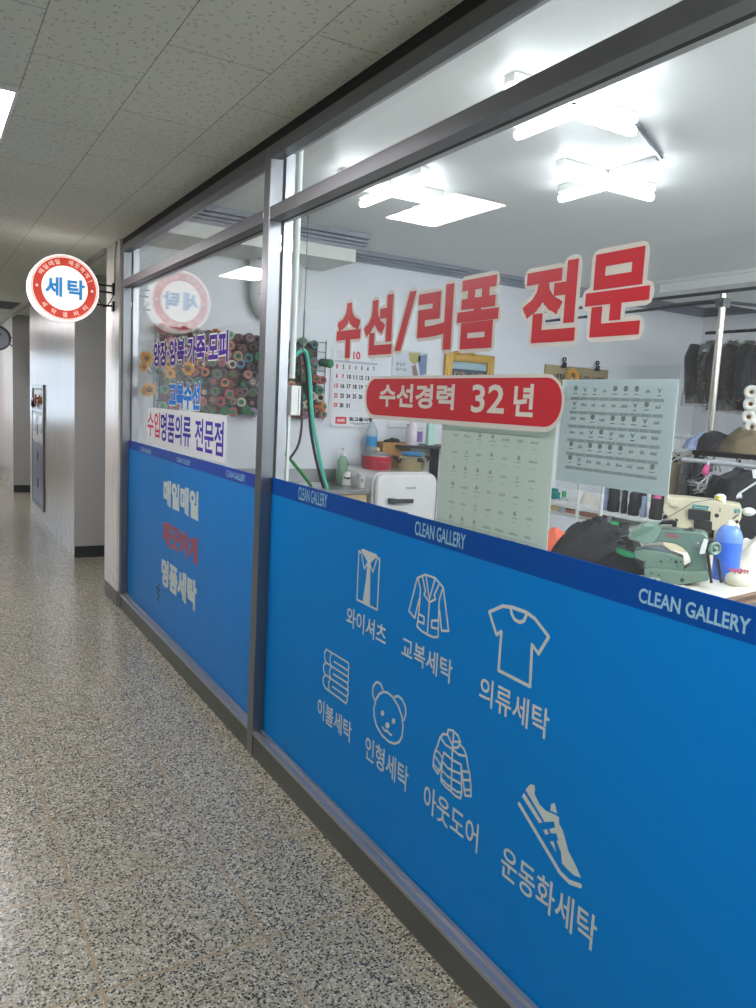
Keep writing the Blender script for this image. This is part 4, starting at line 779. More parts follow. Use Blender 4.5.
# white rounded wall unit under the dropped ceiling
t = thing('wall_heater', P(277, 318, 'y', WY-.1), 'white rounded wall unit half hidden behind the mullion', 'wall unit')
pr_ = []
for q, hw in ((320, .10), (312, .155), (300, .185), (275, .2), (262, .2), (257, .185), (254, .15)): pr_.append((P(274, q, 'y', WY-.1).z, hw))
cx_ = P(277, 290, 'y', WY-.1).x; rings = [[(cx_+hw*math.copysign(abs(math.cos(a))**.7, math.cos(a)), WY-.075+.07*math.copysign(abs(math.sin(a))**.7, math.sin(a)), z_) for a in (2*PI*i/20 for i in range(20))] for z_, hw in pr_]
obj('housing', MB().ring_loft(rings), M['white_pl'], t); zt = pr_[3][0]
obj('lettering', polys_to(MB(), text2('boowon', (cx_-.17, pr_[4][0]-.005, cx_-.04, pr_[4][0]+.022), .002), on_y(WY-.148)), M['blue_ink'], t)
obj('seam', MB().box((cx_-.16, WY-.1475, pr_[2][0]+.02), (cx_-.06, WY-.1455, pr_[2][0]+.025)), M['grey_metal'], t)
# ================================================================== CONDUIT, JUNCTION BOX, HOSES BEHIND THE MULLION
cdt = tag(obj('conduit', MB().tube([(.13, 2.87, 1.55), (.13, 2.87, SZ-.001)], .012, 10), M['conduit']), 'white pipe running up the shop side of the mullion', 'conduit')
cd2 = tag(obj('wire_casing', MB().box((.117, 2.86, .013), (.127, 2.875, 1.44)), M['conduit']), 'narrow white wire casing below the white switch box', 'casing')
a = P(285.5, 415, 'y', 2.84); b = P(301.5, 386, 'y', 2.84)
t = thing('switch_box', (.15, 2.87, a.z), 'pale switch box fixed beside the mullion inside the shop', 'switch box')
obj('box_body', MB().box((.1165, 2.84, a.z), (b.x, 2.9, b.z)), M['white_pl'], t, .004); obj('cover_seam', MB().box((b.x-.012, 2.8385, a.z+.004), (b.x-.010, 2.8398, b.z-.004)), M['grey_metal'], t)
HY = 4.55
def hose(name, pts, r, m, label, cat='hose', y=HY, dy=0):
    ps = [P(x, y_, 'y', y+dy*i/(len(pts)-1)) for i, (x, y_) in enumerate(pts)]
    out = []                                             # Catmull-Rom through the points
    q = [ps[0]]+ps+[ps[-1]]
    for i in range(1, len(q)-2):
        for k_ in range(6):
            s_ = k_/6; a, b, c, d = q[i-1:i+3]
            out.append(.5*((2*b)+(c-a)*s_+(2*a-5*b+4*c-d)*s_*s_+(3*b-a-3*c+d)*s_**3))
    out.append(ps[-1]); return tag(obj(name, MB().tube(out, r, 10), m), label, cat)
hose('water_hose', [(290, 361), (296, 355), (303, 350), (307, 356), (310, 380), (312.5, 420), (317, 445), (322, 470), (329, 496)], .013, M['teal_hose'], 'mint green hose looping from behind the mullion down to the sink', dy=.3)
hose('black_cable', [(291, 364), (297, 358), (302, 352), (305, 362), (308, 390), (310, 425), (314, 450), (319, 472), (326, 496)], .010, M['black_hose'], 'black cable following the mint hose down to the sink', 'cable', dy=.36, y=HY+.02)
hose('black_cable', [(300, 356), (301, 380), (302, 410), (301, 432), (297, 448), (286, 463)], .008, M['black_hose'], 'black cable curving left towards the mullion', 'cable', y=HY+.04)
hose('water_hose', [(284, 452), (295, 465), (303, 475), (311, 486)], .012, M['green_hose'], 'bright green hose dipping into the sink', y=4.9, dy=.1)
w0 = P(303, 351, 'y', HY); tag(obj('hanging_wire', MB().tube([w0, (w0.x, w0.y, SZ-.001)], .003, 6).tube([w0, (w0.x, w0.y, w0.z+.25)], .0055, 6), M['grey_metal']), 'thin wire hanging from the shop ceiling, holding the mint hose', 'wire')
# ================================================================== SINK CORNER
CTZ = .86; SX1 = 1.62; SY0 = 4.76
t = thing('sink_unit', (.85, 5.05, .012), 'stainless sink counter with light wood cabinet on the far wall', 'sink')
mb = MB(); bx0, bx1, by0, by1 = .35, 1.25, 4.86, 5.22
mb.box((.2, SY0, CTZ-.03), (SX1, by0, CTZ)).box((.2, by1, CTZ-.03), (SX1, 5.329, CTZ)).box((.2, by0, CTZ-.03), (bx0, by1, CTZ)).box((bx1, by0, CTZ-.03), (SX1, by1, CTZ)).box((.2, 5.30, CTZ), (SX1, 5.329, CTZ+.10))
obj('counter_top', mb, M['stainless'], t, .004)
mb = MB().box((bx0, by0, .70), (bx1, by1, .705)).box((bx0-.004, by0-.004, .70), (bx0, by1+.004, CTZ-.002)).box((bx1, by0-.004, .70), (bx1+.004, by1+.004, CTZ-.002)).box((bx0, by0-.004, .70), (bx1, by0, CTZ-.002)).box((bx0, by1, .70), (bx1, by1+.004, CTZ-.002)); obj('basin', mb, M['stainless'], t)
obj('cabinet', MB().box((.21, SY0+.03, .1), (SX1-.01, 5.32, .69)).box((.21, SY0+.03, .69), (SX1-.01, SY0+.06, .83)).box((SX1-.03, SY0+.06, .69), (SX1-.01, 5.32, .83)).box((.25, SY0+.06, .012), (SX1-.06, 5.3, .1)), M['wood'], t)
for i in range(3):
    d = obj('door', MB().box((.225+.46*i, SY0+.012, .13), (.675+.46*i, SY0+.029, .79)), M['wood'], t, .003); obj('handle', MB().tube([(.62+.46*i, SY0+.005, .62), (.62+.46*i, SY0+.005, .72)], .006, 8), M['chrome'], d)
def on_z(px, py, z): return P(px, py, 'z', z)
p = on_z(342, 483, CTZ); t = thing('soap_dispenser', p, 'green clear pump bottle standing at the back of the sink', 'pump bottle')
obj('bottle', MB().lathe(p, [(.035, 0), (.04, .01), (.04, .07), (.032, .11), (.042, .15), (.04, .175), (.022, .2), (.018, .21)], 20), M['green_bottle'], t)
obj('liquid', MB().lathe(p+Vector((0, 0, .004)), [(.034, 0), (.037, .01), (.037, .065), (.03, .1)], 18), M['green_hose'], t)
obj('pump', MB().lathe(p+Vector((0, 0, .21)), [(.02, 0), (.02, .02), (.006, .022), (.006, .05), (.014, .052), (.014, .062)], 14).tube([p+Vector((.0, 0, .268)), p+Vector((-.05, 0, .268)), p+Vector((-.06, 0, .26))], .005, 6), M['white_pl'], t)
def cup(x, y, inv, label, txt):
    p = on_z(x, y, CTZ+.001); t = thing('paper_cup', p, label, 'cup'); pr_ = [(.026, 0), (.037, .1), (.039, .102), (.036, .104), (.025, .006), (.0, .006)]
    if inv: pr_ = [(.039, 0), (.037, .004), (.027, .1), (.0, .1)]
    obj('cup_body', MB().lathe(p, pr_, 24, caps=inv), M['paper_cup'], t); w = .028 if inv else .008
    F = Face(p); polys = [[(a, b) for a, b in q] for q in text2(txt, (-w, .045, w, .065), .004 if inv else .002)]
    mb = MB()
    for q in polys: mb.add([p+F.u*(.0355*math.sin(a/.0355))+F.n*(.0355*math.cos(a/.0355))+Vector((0, 0, b)) for a, b in q], [tuple(range(len(q)))])
    obj('lettering', mb, M['ink'], t)
cup(346.5, 485, True, 'printed paper cup upside down beside the green pump bottle', 'Angel'); cup(361.5, 487.5, False, 'small white paper cup standing alone near the sink counter end', '3')
p = on_z(322, 483, CTZ-.03); tag(obj('dish_tray', MB().box((p.x-.15, p.y+.03, CTZ-.06), (p.x+.15, p.y+.05, CTZ+.012)).box((p.x-.15, p.y-.1, CTZ-.06), (p.x+.15, p.y+.03, CTZ-.05)).box((p.x-.15, p.y-.1, CTZ-.06), (p.x-.14, p.y+.03, CTZ)), M['orange'], bevel=.004), 'orange plastic tray in the sink', 'tray')
p = on_z(288.5, 481, CTZ); t = thing('detergent_bottle', p, 'dark teal bottle with blue cap half hidden by the mullion', 'bottle'); obj('bottle', MB().lathe(p, [(.035, 0), (.037, .01), (.037, .12), (.018, .15), (.016, .16)], 18), M['cyan_bottle'], t); obj('cap', MB().lathe(p+Vector((0, 0, .16)), [(.018, 0), (.018, .03), (.01, .034)], 12), M['label_blue'], t)
# fridge
t = thing('fridge', (1.87, 4.95, .012), 'cream white retro fridge with rounded edges beside the sink', 'fridge'); FX0, FX1, FYF, FZ = 1.64, 2.17, 4.70, .99
mb = MB(); rbox(mb, (FX0, FYF+.07, .04), (FX1, 5.31, FZ), .07, 'y', 8); o = obj('body', mb, M['fridge'], t, .006)
mb = MB(); rbox(mb, (FX0+.004, FYF, .05), (FX1-.004, FYF+.062, FZ-.004), .075, 'y', 8); d = obj('door', mb, M['fridge'], t, .028)
h0 = P(389, 501.5, 'y', FYF-.02); h1 = P(412, 501.5, 'y', FYF-.02)
obj('handle', MB().box((h0.x, FYF-.04, h0.z-.018), (h0.x+.05, FYF-.0005, h0.z+.022)).box((h0.x+.03, FYF-.045, h0.z-.014), (h1.x, FYF-.022, h0.z+.018)), M['dark_steel'], d, .005)
e0 = P(391, 509, 'y', FYF-.02); e1 = P(408, 514, 'y', FYF-.02); obj('lower_trim', MB().prism([(e0.x, FYF-.02, e0.z), (e1.x, FYF-.02, e1.z+.01), (e1.x, FYF-.02, e1.z-.02), (e0.x, FYF-.02, e0.z-.03)], (0, .019, 0)), M['dark_steel'], d)
la = P(406, 489, 'y', FYF-.001); lb = P(416, 486.5, 'y', FYF-.001); obj('lettering', polys_to(MB(), text2('tonnik', (la.x, la.z, lb.x, lb.z), .001), on_y(FYF-.0012)), M['ink'], d)
obj('foot', MB().lathe((FX0+.08, FYF+.12, .012), [(.02, 0), (.02, .03)], 12).lathe((FX1-.08, FYF+.12, .012), [(.02, 0), (.02, .03)], 12), M['black'], t)
# things on the fridge
p = Vector((1.80, 5.0, FZ)); t = thing('cooking_pot', p, 'red pot with glass lid on the fridge, left of the steel pot', 'pot')
obj('pot_body', MB().lathe(p, [(.098, 0), (.112, .01), (.116, .095), (.121, .1), (.112, .101), (.106, .02), (0, .02)], 32, caps=False), M['red_pot'], t); obj('lid', MB().lathe(p+Vector((0, 0, .1)), [(.116, 0), (.116, .006), (.08, .022), (.02, .032), (0, .033)], 28), M['stainless'], t)
obj('lid_knob', MB().ball(p+Vector((0, 0, .148)), .022, .022, .018), M['wood'], t); obj('handle', MB().tube([p+Vector((-.05, -.105, .06)), p+Vector((-.04, -.14, .06)), p+Vector((.04, -.14, .06)), p+Vector((.05, -.105, .06))], .008, 8), M['red_pot'], t)
p = Vector((2.07, 4.93, FZ)); t = thing('cooking_pot', p, 'steel pot with black handles and blue lid on the fridge', 'pot')
obj('pot_body', MB().lathe(p, [(.085, 0), (.105, .015), (.112, .085), (.118, .09), (.11, .091), (.1, .02), (0, .02)], 32, caps=False), M['gold_steel'], t); obj('lid', MB().lathe(p+Vector((0, 0, .09)), [(.112, 0), (.1, .012), (.09, .02), (0, .022)], 28), M['gold_steel'], t)
obj('blue_cover', MB().lathe(p+Vector((0, 0, .112)), [(.08, 0), (.085, .006), (.085, .022), (.06, .028), (0, .028)], 28), M['blue_lid'], t); obj('lid_knob', MB().box(p+Vector((-.02, -.125, .07)), p+Vector((.02, -.112, .1))), M['black'], t)
for s in (-1, 1): obj('handle', MB().tube([p+Vector((s*.105, 0, .055)), p+Vector((s*.135, 0, .075)), p+Vector((s*.16, 0, .1))], [.009, .012, .014], 8).tube([p+Vector((s*.15, -.03, .095)), p+Vector((s*.15, .03, .095))], .012, 8), M['black'], t)
q = Face((1.98, 5.15, FZ)); b0 = P(382, 466, 'y', 5.12); b1 = P(411, 443, 'y', 5.12)
t = thing('cardboard_box', (b0.x+.15, 5.19, FZ), 'open brown cardboard box on the fridge behind the steel pot', 'box')
obj('walls', MB().box((b0.x, 5.12, FZ), (b1.x, 5.126, b1.z)).box((b0.x, 5.29, FZ), (b1.x, 5.296, b1.z)).box((b0.x, 5.126, FZ), (b0.x+.006, 5.29, b1.z)).box((b1.x-.006, 5.126, FZ), (b1.x, 5.29, b1.z)).box((b0.x, 5.126, FZ), (b1.x, 5.29, FZ+.006)), M['cardboard'], t)
random.seed(9); mb = MB()
for i in range(6): mb.ball((b0.x+.11+random.uniform(-.05, .05), 5.2+random.uniform(-.03, .03), b1.z-.005+random.uniform(0, .02)), .035, .03, .025)
obj('dark_cloth', mb, M['black_cloth'], t)
p = Vector((P(371.5, 440, 'y', 5.22).x, 5.22, FZ)); zt_ = P(371, 427, 'y', 5.22).z
t = thing('water_bottle', p, 'clear water bottle with blue label behind the red pot', 'bottle'); hgt = zt_-FZ+.04
obj('bottle', MB().lathe(p, [(.042, 0), (.045, .01), (.045, hgt*.45), (.043, hgt*.5), (.045, hgt*.55), (.045, hgt*.8), (.02, hgt*.95), (.014, hgt)], 22), M['clear_bottle'], t); lz = P(371, 442, 'y', 5.22).z
obj('label', MB().lathe((p.x, p.y, lz-.03), [(.0462, 0), (.0462, .075)], 22, caps=False), M['label_blue'], t)
# shelf beside the fridge with cleaning bottle and card
sz = P(420, 446, 'y', 5.0).z; sx0 = P(404, 444, 'y', 5.0).x
t = thing('bottle_shelf', (2.6, 5.1, sz), 'black shelf above the steel pot, right of the fridge', 'shelf'); obj('board', MB().box((sx0, 5.0, sz-.02), (3.2, 5.329, sz)), M['black'], t, .003)
t = thing('screen_panel', (2.3, 5.15, .012), 'pale panel with black post standing behind the fridge under the black shelf', 'panel'); obj('side_panel', MB().box((sx0+.05, 5.312, .012), (P(432, 450, 'y', 5.312).x, 5.322, sz-.021)), mat('pale_green_panel', 'c3cbc4', .4), t); obj('black_post', MB().box((P(434, 455, 'y', 5.25).x, 5.25, .012), (P(434, 455, 'y', 5.25).x+.05, 5.31, sz-.021)), M['black_metal'], t)
p = Vector((P(412.5, 440, 'y', 5.1).x, 5.1, sz)); t = thing('cleaner_bottle', p, 'pale pinkish bottle with violet label on the black shelf', 'bottle'); zt_ = P(413, 420, 'y', 5.1).z-sz
obj('bottle', MB().lathe(p, [(.05, 0), (.055, .01), (.055, .1), (.035, zt_*.8), (.022, zt_), (.022, zt_+.03)], 20), M['pinkwhite'], t)
obj('label', MB().box(p+Vector((.005, -.062, .03)), p+Vector((.05, -.05, .11))), M['violet'], t); obj('cap', MB().lathe(p+Vector((0, 0, zt_+.03)), [(.024, 0), (.024, .05)], 14), M['pinkwhite'], t)
a = P(428, 441, 'y', 5.08); b = P(436.5, 420, 'y', 5.08); tag(obj('mint_packet', MB().box((a.x, 5.08, sz), (b.x, 5.12, b.z)), M['mint'], bevel=.006), 'mint green packet standing on the black shelf by the notice', 'packet')
# ================================================================== WORK TABLES
TZ = .80
e0 = on_z(717, 600, TZ); e1 = on_z(756, 591.3, TZ); ed = (e1-e0).normalized(); en = Vector((-ed.y, ed.x, 0))
c0 = e0-ed*.72; c1 = e0+ed*.98; 
t = thing('work_table', (1.6, 2.2, .012), 'white sewing work table with brown edge behind the blue film', 'table')
dp = 1.05
obj('table_top', MB().prism([c0, c1, c1+en*dp, c0+en*dp], (0, 0, -.012)), M['table'], t); obj('edge_band', MB().prism([c0-en*.004-Vector((0, 0, .013)), c1-en*.004-Vector((0, 0, .013)), c1+en*dp-Vector((0, 0, .013)), c0+en*dp-Vector((0, 0, .013))], (0, 0, -.03)).prism([c0-en*.004+Vector((0, 0, .0)), c1-en*.004, c1-en*.0001, c0-en*.0001], (0, 0, -.03)), M['wood_edge'], t)
for a in (.08, 1.62):
    for b in (.08, dp-.08):
        q = c0+ed*a+en*b; obj('leg', MB().tube([(q.x, q.y, .012), (q.x, q.y, TZ-.044)], .025, 10), M['grey_metal'], t)
# green blind-stitch sewing machine
G0 = on_z(692, 584, TZ); GF = Face(G0); kg = crop(600, 500, 4.846)
def gp(pts, off, th, name, m, parent, bevel=.006, F=None, k=kg, smooth=False):
    F = F or GF; poly = [F(*k(*p), off) for p in pts]; return obj(name, MB().prism(poly[::-1], -F.n*th), m, parent, bevel)
t = thing('sewing_machine', G0, 'sage green metal sewing machine on the white table', 'sewing machine')
gb = gp([(212,330),(214,382),(330,410),(362,417),(528,393),(524,345),(400,345),(330,335)], .06, .15, 'base', M['green_machine'], t, .008)
gp([(215,238),(345,262),(402,283),(407,345),(330,352),(212,335),(210,300),(165,283),(162,245)], .045, .10, 'bed_arm', M['green_machine'], t, .008)
gp([(235,150),(300,140),(400,150),(500,158),(524,176),(522,260),(524,352),(398,352),(408,335),(440,318),(438,290),(424,255),(400,232),(360,212),(290,203),(245,212)], .04, .11, 'arm', M['green_machine'], t, .014)
gp([(130,182),(150,150),(215,118),(285,122),(300,140),(262,205),(215,220),(190,206),(140,192)], .05, .13, 'head', M['green_light'], t, .008)
gp([(150,158),(215,128),(270,130),(240,150),(165,185)], .056, .005, 'head_cover', M['green_machine'], t, .002)
gp([(75,236),(90,232),(165,262),(165,283),(120,275),(78,255)], .05, .04, 'feed_plate', M['green_bright'], t, .004)
for pts in ([(75,205),(100,195),(130,215),(100,222)], [(95,180),(135,175),(150,210),(120,200)], [(120,205),(160,200),(165,235),(130,240)], [(280,120),(300,105),(345,100),(375,108),(370,120),(320,118)]):
    gp(pts, .055, .05, 'presser_linkage', M['black_metal'], t, .003)
gp([(200,228),(300,228),(355,262),(330,264),(215,240)], .02, .06, 'fabric_guide', M['stainless'], t, .002)
wc = GF(*kg(560, 236), .075); wn = (GF.n*.8+GF.u*.6).normalized(); s_ = .0175*5/4.846*0+ (GF(*kg(560, 203))-GF(*kg(560, 269))).length/2
wh = obj('hand_wheel', MB().lathe(wc-wn*.05, [(s_*.5, -.06), (s_*.6, -.01), (s_, 0), (s_, .018), (s_*.8, .022), (s_*.82, .034), (s_*.98, .04), (s_*.98, .05), (s_*.72, .055), (s_*.62, .045), (s_*.3, .046), (s_*.25, .056), (0, .057)], 32, wn), M['green_machine'], t)
obj('wheel_rim', MB().lathe(wc-wn*.05, [(s_*.84, .019), (s_*1.03, .022), (s_*1.03, .036), (s_*.84, .039)], 32, wn, caps=False), M['black_metal'], wh)
gp([(505,188),(526,192),(508,260),(482,262),(490,225)], .085, .004, 'white_tag', M['white_pl'], t, .001)
for a, b in (((523, 262), (540, 402)), ((572, 285), (588, 400))): obj('drive_belt', MB().tube([GF(*kg(*a), .05), GF(*kg(*b), .05)], .006, 8), M['black'], t)
def ftext(s, l, tt, r, b, F, k, off, m, parent, bold, slope=0, name='lettering'):
    A = F(*k(l, tt), off); B = F(*k(r, tt+slope), off); Cc = F(*k(l, b), off); mb = MB()
    for p in text2(s, (0, 0, 1, 1), 0): mb.add([Cc+(B-A)*x+(A-Cc)*y for x, y in p], [tuple(range(len(p)))])
    return obj(name, mb, m, parent)
ftext('YAMAN', 320, 160, 384, 182, GF, kg, .0412, M['red_vinyl'], t, 0, 7); ftext('AFON', 238, 372, 290, 386, GF, kg, .0612, M['print_w'], t, 0, 6)
mb = MB()
for x, y, r in ((215,300,5),(296,298,6),(250,355,5),(285,365,5),(368,300,8),(392,300,4),(375,320,4),(398,388,9),(345,288,4),(335,300,3)):
    c = GF(*kg(x, y), .062 if y > 340 else .047); mb.lathe(c, [(r*.00085, -.012), (r*.00085, .0)], 10, GF.n)
obj('screw_hole', mb, M['black'], t); obj('screw', MB().lathe(GF(*kg(470, 218), .04), [(.012, 0), (.012, .004), (.008, .006), (0, .006)], 14, GF.n), M['stainless'], t)
obj('oil_stud', MB().lathe(GF(*kg(440, 150), -.01), [(.03, -.004), (.03, .004), (.012, .006), (.01, .014), (0, .015)], 14), M['dark_steel'], t)
# cream industrial sewing machine behind
B0 = on_z(700, 551, TZ); BF = Face(B0); kb = crop(640, 480, 6.517)
t = thing('sewing_machine', B0, 'large cream sewing machine behind the green one, at the back of the table', 'sewing machine')
gp([(160,115),(165,108),(300,118),(500,140),(655,165),(665,190),(660,250),(640,290),(600,320),(440,330),(240,330),(170,250),(150,200)], .05, .16, 'arm', M['cream_machine'], t, .012, BF, kb)
gp([(170,245),(290,250),(285,440),(190,440)], .03, .12, 'head_post', M['cream_machine'], t, .008, BF, kb); gp([(150,400),(660,425),(660,470),(150,470)], .09, .22, 'bed', M['cream_machine'], t, .008, BF, kb); gp([(480,320),(650,290),(655,430),(480,430)], .03, .14, 'pillar', M['cream_machine'], t, .01, BF, kb)
gp([(315,188),(462,208),(458,268),(312,255)], .075, .024, 'control_box', M['black'], t, .003, BF, kb); gp([(352,262),(470,275),(468,350),(350,340)], .07, .02, 'motor_cover', M['black'], t, .003, BF, kb)
pl_ = gp([(345,160),(452,172),(440,198),(338,184)], .056, .005, 'teal_plate', M['teal'], t, .001, BF, kb); ftext('Gemsy', 352, 165, 436, 184, BF, kb, .0575, M['white_pl'], t, 0, 11)
gp([(615,190),(652,192),(650,218),(612,216)], .056, .005, 'teal_plate', M['teal'], t, .001, BF, kb); ftext('G', 624, 194, 642, 214, BF, kb, .0575, M['white_pl'], t, 0, 1)
gp([(195,148),(250,150),(252,176),(198,172)], .07, .018, 'tension_guide', M['cream_machine'], t, .003, BF, kb)
ty = obj('thread_post', MB().lathe(BF(*kb(520, 142), -.02), [(.028, 0), (.028, .03), (.014, .04)], 16), M['white_pl'], t); obj('yellow_cap', MB().lathe(BF(*kb(508, 142), .01), [(.015, .008), (.015, .03)], 14), mat('pale_yellow_cap', 'd9cf5a', .5), ty)
for x, y, r in ((500,232,.011), (632,272,.009), (520,205,.004), (522,190,.004), (238,262,.008)): obj('screw_hole', MB().lathe(BF(*kb(x, y), .05), [(r, -.01), (r, .0015)], 12, BF.n), M['black'], t)
gp([(600,250),(645,222),(640,232),(610,255)], .056, .005, 'brown_mark', M['brown'], t, .001, BF, kb)
obj('bobbin_winder', MB().ball(BF(*kb(710, 207), 0), .036, .03, .022).tube([BF(*kb(664, 195), 0), BF(*kb(700, 205), 0)], .007, 8), M['white_pl'], t)
mb = MB().tube([BF(*kb(540, 145), .03), BF(*kb(490, 124), .06), BF(*kb(350, 145), .08), BF(*kb(180, 245), .09), BF(*kb(130, 275), .1)], .0022, 5); tag(obj('loose_thread', mb, M['grey_metal']), 'single thread strung from the cream machine towards the green one', 'thread')
for pts in ([(150,232),(175,228),(180,250),(150,252)], [(168,265),(230,262),(236,280),(200,282),(170,275)], [(205,285),(240,290),(236,315),(210,310)]): gp(pts, .07, .03, 'thread_linkage', M['black_metal'], t, .002, BF, kb)
# blue bottle, pincushion, cloth
pb = on_z(724.5, 579, TZ); F = Face(pb); hb = F(725, 523).z-TZ; rb = (F(739, 560)-F(710.5, 560)).length/2
t = thing('blue_bottle', pb, 'big blue plastic bottle with white cap beside the green machine', 'bottle')
obj('bottle', MB().lathe(pb, [(rb*.9, 0), (rb, .012), (rb*.97, hb*.3), (rb, hb*.6), (rb*1.0, hb*.68)], 32), M['bottle_blue'], t); obj('dome', MB().lathe(pb+Vector((0, 0, hb*.68)), [(rb, 0), (rb*.97, hb*.1), (rb*.82, hb*.2), (rb*.55, hb*.275), (rb*.3, hb*.3)], 32), M['bottle_dome'], t)
obj('cap', MB().lathe(pb+Vector((0, 0, hb*.965)), [(rb*.38, 0), (rb*.36, .012), (rb*.2, .02), (0, .022)], 24), M['white_pl'], t)
pp_ = on_z(738, 585, TZ); F = Face(pp_); rp_ = (F(752, 582)-F(724, 582)).length/2
t = thing('pincushion', pp_, 'round cream pincushion stuck with pink pins at the table edge', 'pincushion')
obj('cushion', MB().lathe(pp_, [(rp_*.8, 0), (rp_*.97, .01), (rp_, .025), (rp_*.92, .04), (rp_*.7, .048), (0, .052)], 28), M['pin_cream'], t); mb = MB(); mb2 = MB(); random.seed(2)
for i in range(46):
    a = random.uniform(0, 2*PI); r = rp_*.72*math.sqrt(random.random()); q = pp_+Vector((r*math.cos(a), r*math.sin(a), .047)); h = random.uniform(.006, .014); mb.ball(q+Vector((0, 0, h+.003)), .0032, n=6, m=4); mb2.tube([q, q+Vector((0, 0, h))], .0008, 4)
o = obj('pin_heads', mb, M['pinkred'], t); o['kind'] = 'stuff'; obj('pin_shafts', mb2, M['chrome'], t)
def heap(name, c, rx, ry, h, m, label, cat, seed, rot=0, fold=.35, group=None, pw=2.2):
    c = Vector(c); ro = Matrix.Rotation(rot, 3, 'Z'); n, k = 44, 16; vs = []; fs = []
    for j in range(k+1):
        for i in range(n):
            a = 2*PI*i/n; rr = j/k; e = 1+.18*noise.noise(Vector((math.cos(a)*1.3, math.sin(a)*1.3, seed)))
            x, y = rx*e*rr*math.cos(a), ry*e*rr*math.sin(a)
            nn = noise.noise(Vector((x*9/max(rx, .2)*.25, y*9/max(ry, .2)*.25, seed*3.1))); n2 = abs(noise.noise(Vector((x*14, y*14, seed))))
            z = h*(1-rr**pw)*(1+fold*nn)-h*.5*n2*(1-rr**6)+.004
            if j == k: z = 0
            vs.append(c+ro @ Vector((x, y, max(z, 0))))
    for j in range(k):
        for i in range(n): fs.append((j*n+i, (j+1)*n+i, (j+1)*n+(i+1) % n, j*n+(i+1) % n))
    mb = MB().add(vs, fs, True); mb.add([vs[k*n+i] for i in range(n)], [tuple(range(n))[::-1]]); return tag(obj(name, mb, m), label, cat, group)
q = on_z(757, 574, TZ); heap('cloth_heap', q+Vector((.19, .10, 0)), .19, .14, .16, M['white_cloth'], 'crumpled off white cloth at the right, beside the blue bottle', 'cloth', 1.7)
q = on_z(604, 563, TZ); heap('garment_heap', q+Vector((.14, .16, 0)), .34, .24, .155, M['black_cloth'], 'big heap of black clothes left of the green machine', 'clothes', 4.2, .6, .35, None, 3)
q = on_z(628, 568, TZ); heap('garment_heap', q, .17, .12, .09, M['black_cloth'], 'lower fold of black clothing right in front of the green machine foot', 'clothes', 8.4, .2)
q = on_z(553, 551, TZ); heap('coral_garment', q+Vector((.05, .02, 0)), .12, .12, .10, M['coral'], 'coral orange garment beside the black heap', 'clothes', 2.9)
heap('thread_waste', on_z(672, 556, TZ)+Vector((0, 0, .001)), .11, .07, .02, M['white_cloth'], 'scraps of white cloth under the arm of the green machine', 'cloth', 6.1)
# ------------------------------------------------------------------ thread stand with black cones
t = thing('thread_stand', (2.55, 3.1, .012), 'white shelf rail on posts holding black thread cones', 'thread stand')
s0 = P(585, 506, 'x', 2.55); s1 = P(667, 523.5, 'x', 2.55); zz = P(597, 509, 'x', 2.55).z
obj('shelf_rail', MB().box((2.50, s1.y-.05, zz-.022), (2.64, s0.y+.3, zz)), M['white_pl'], t, .003)
for x_ in (577, 600.5): q = P(x_, 510, 'x', 2.49); obj('post', MB().box((2.485, q.y-.010, .012), (2.50, q.y+.010, 1.35)), M['white_pl'], t, .002)
for y_ in (s1.y-.02, s1.y+.45): obj('post', MB().box((2.56, y_-.012, .012), (2.58, y_+.012, zz-.022)), M['white_pl'], t)
for x_, b_, tp_, w_, m_, lbl, top in ((605.5, 508, 484, 7, 'paleblue', 'pale blue grey thread cone, farthest left on the white thread stand', None), (613, 512, 488, 11, 'thread_black', 'black thread cone in the middle of the row, directly right of the pale one', None), (623.5, 512.5, 488, 6, 'thread_black', 'thin dark thread cone squeezed between two wide black cones', None), (633, 516, 493, 11, 'thread_black', 'black thread cone second from the right on the thread stand', None), (643, 517, 496, 6, 'paleblue', 'pale blue thread cone left of the pink topped one', None), (655, 520.5, 498, 12.5, 'thread_black', 'black thread cone with a pink top on the white thread stand', 'pink')):
    q = P(x_, b_, 'x', 2.57); q.z = zz; F = Face(q); r = (F(x_+w_/2, 505)-F(x_-w_/2, 505)).length/2*1.12; h = F(x_, tp_).z-zz
    c = thing('thread_cone', q, lbl, 'thread cone', 'thread cones on the white stand'); obj('thread', MB().lathe(q, [(r*.9, 0), (r, .01), (r*.97, h*.45), (r*.88, h*.5), (r*.86, h*.95), (r*.7, h)], 24), M[m_], c); obj('cone_core', MB().lathe(q+Vector((0, 0, h)), [(r*.62, 0), (r*.55, .02), (r*.3, .024), (0, .024)], 18), M['pink'] if top else M['black'], c)
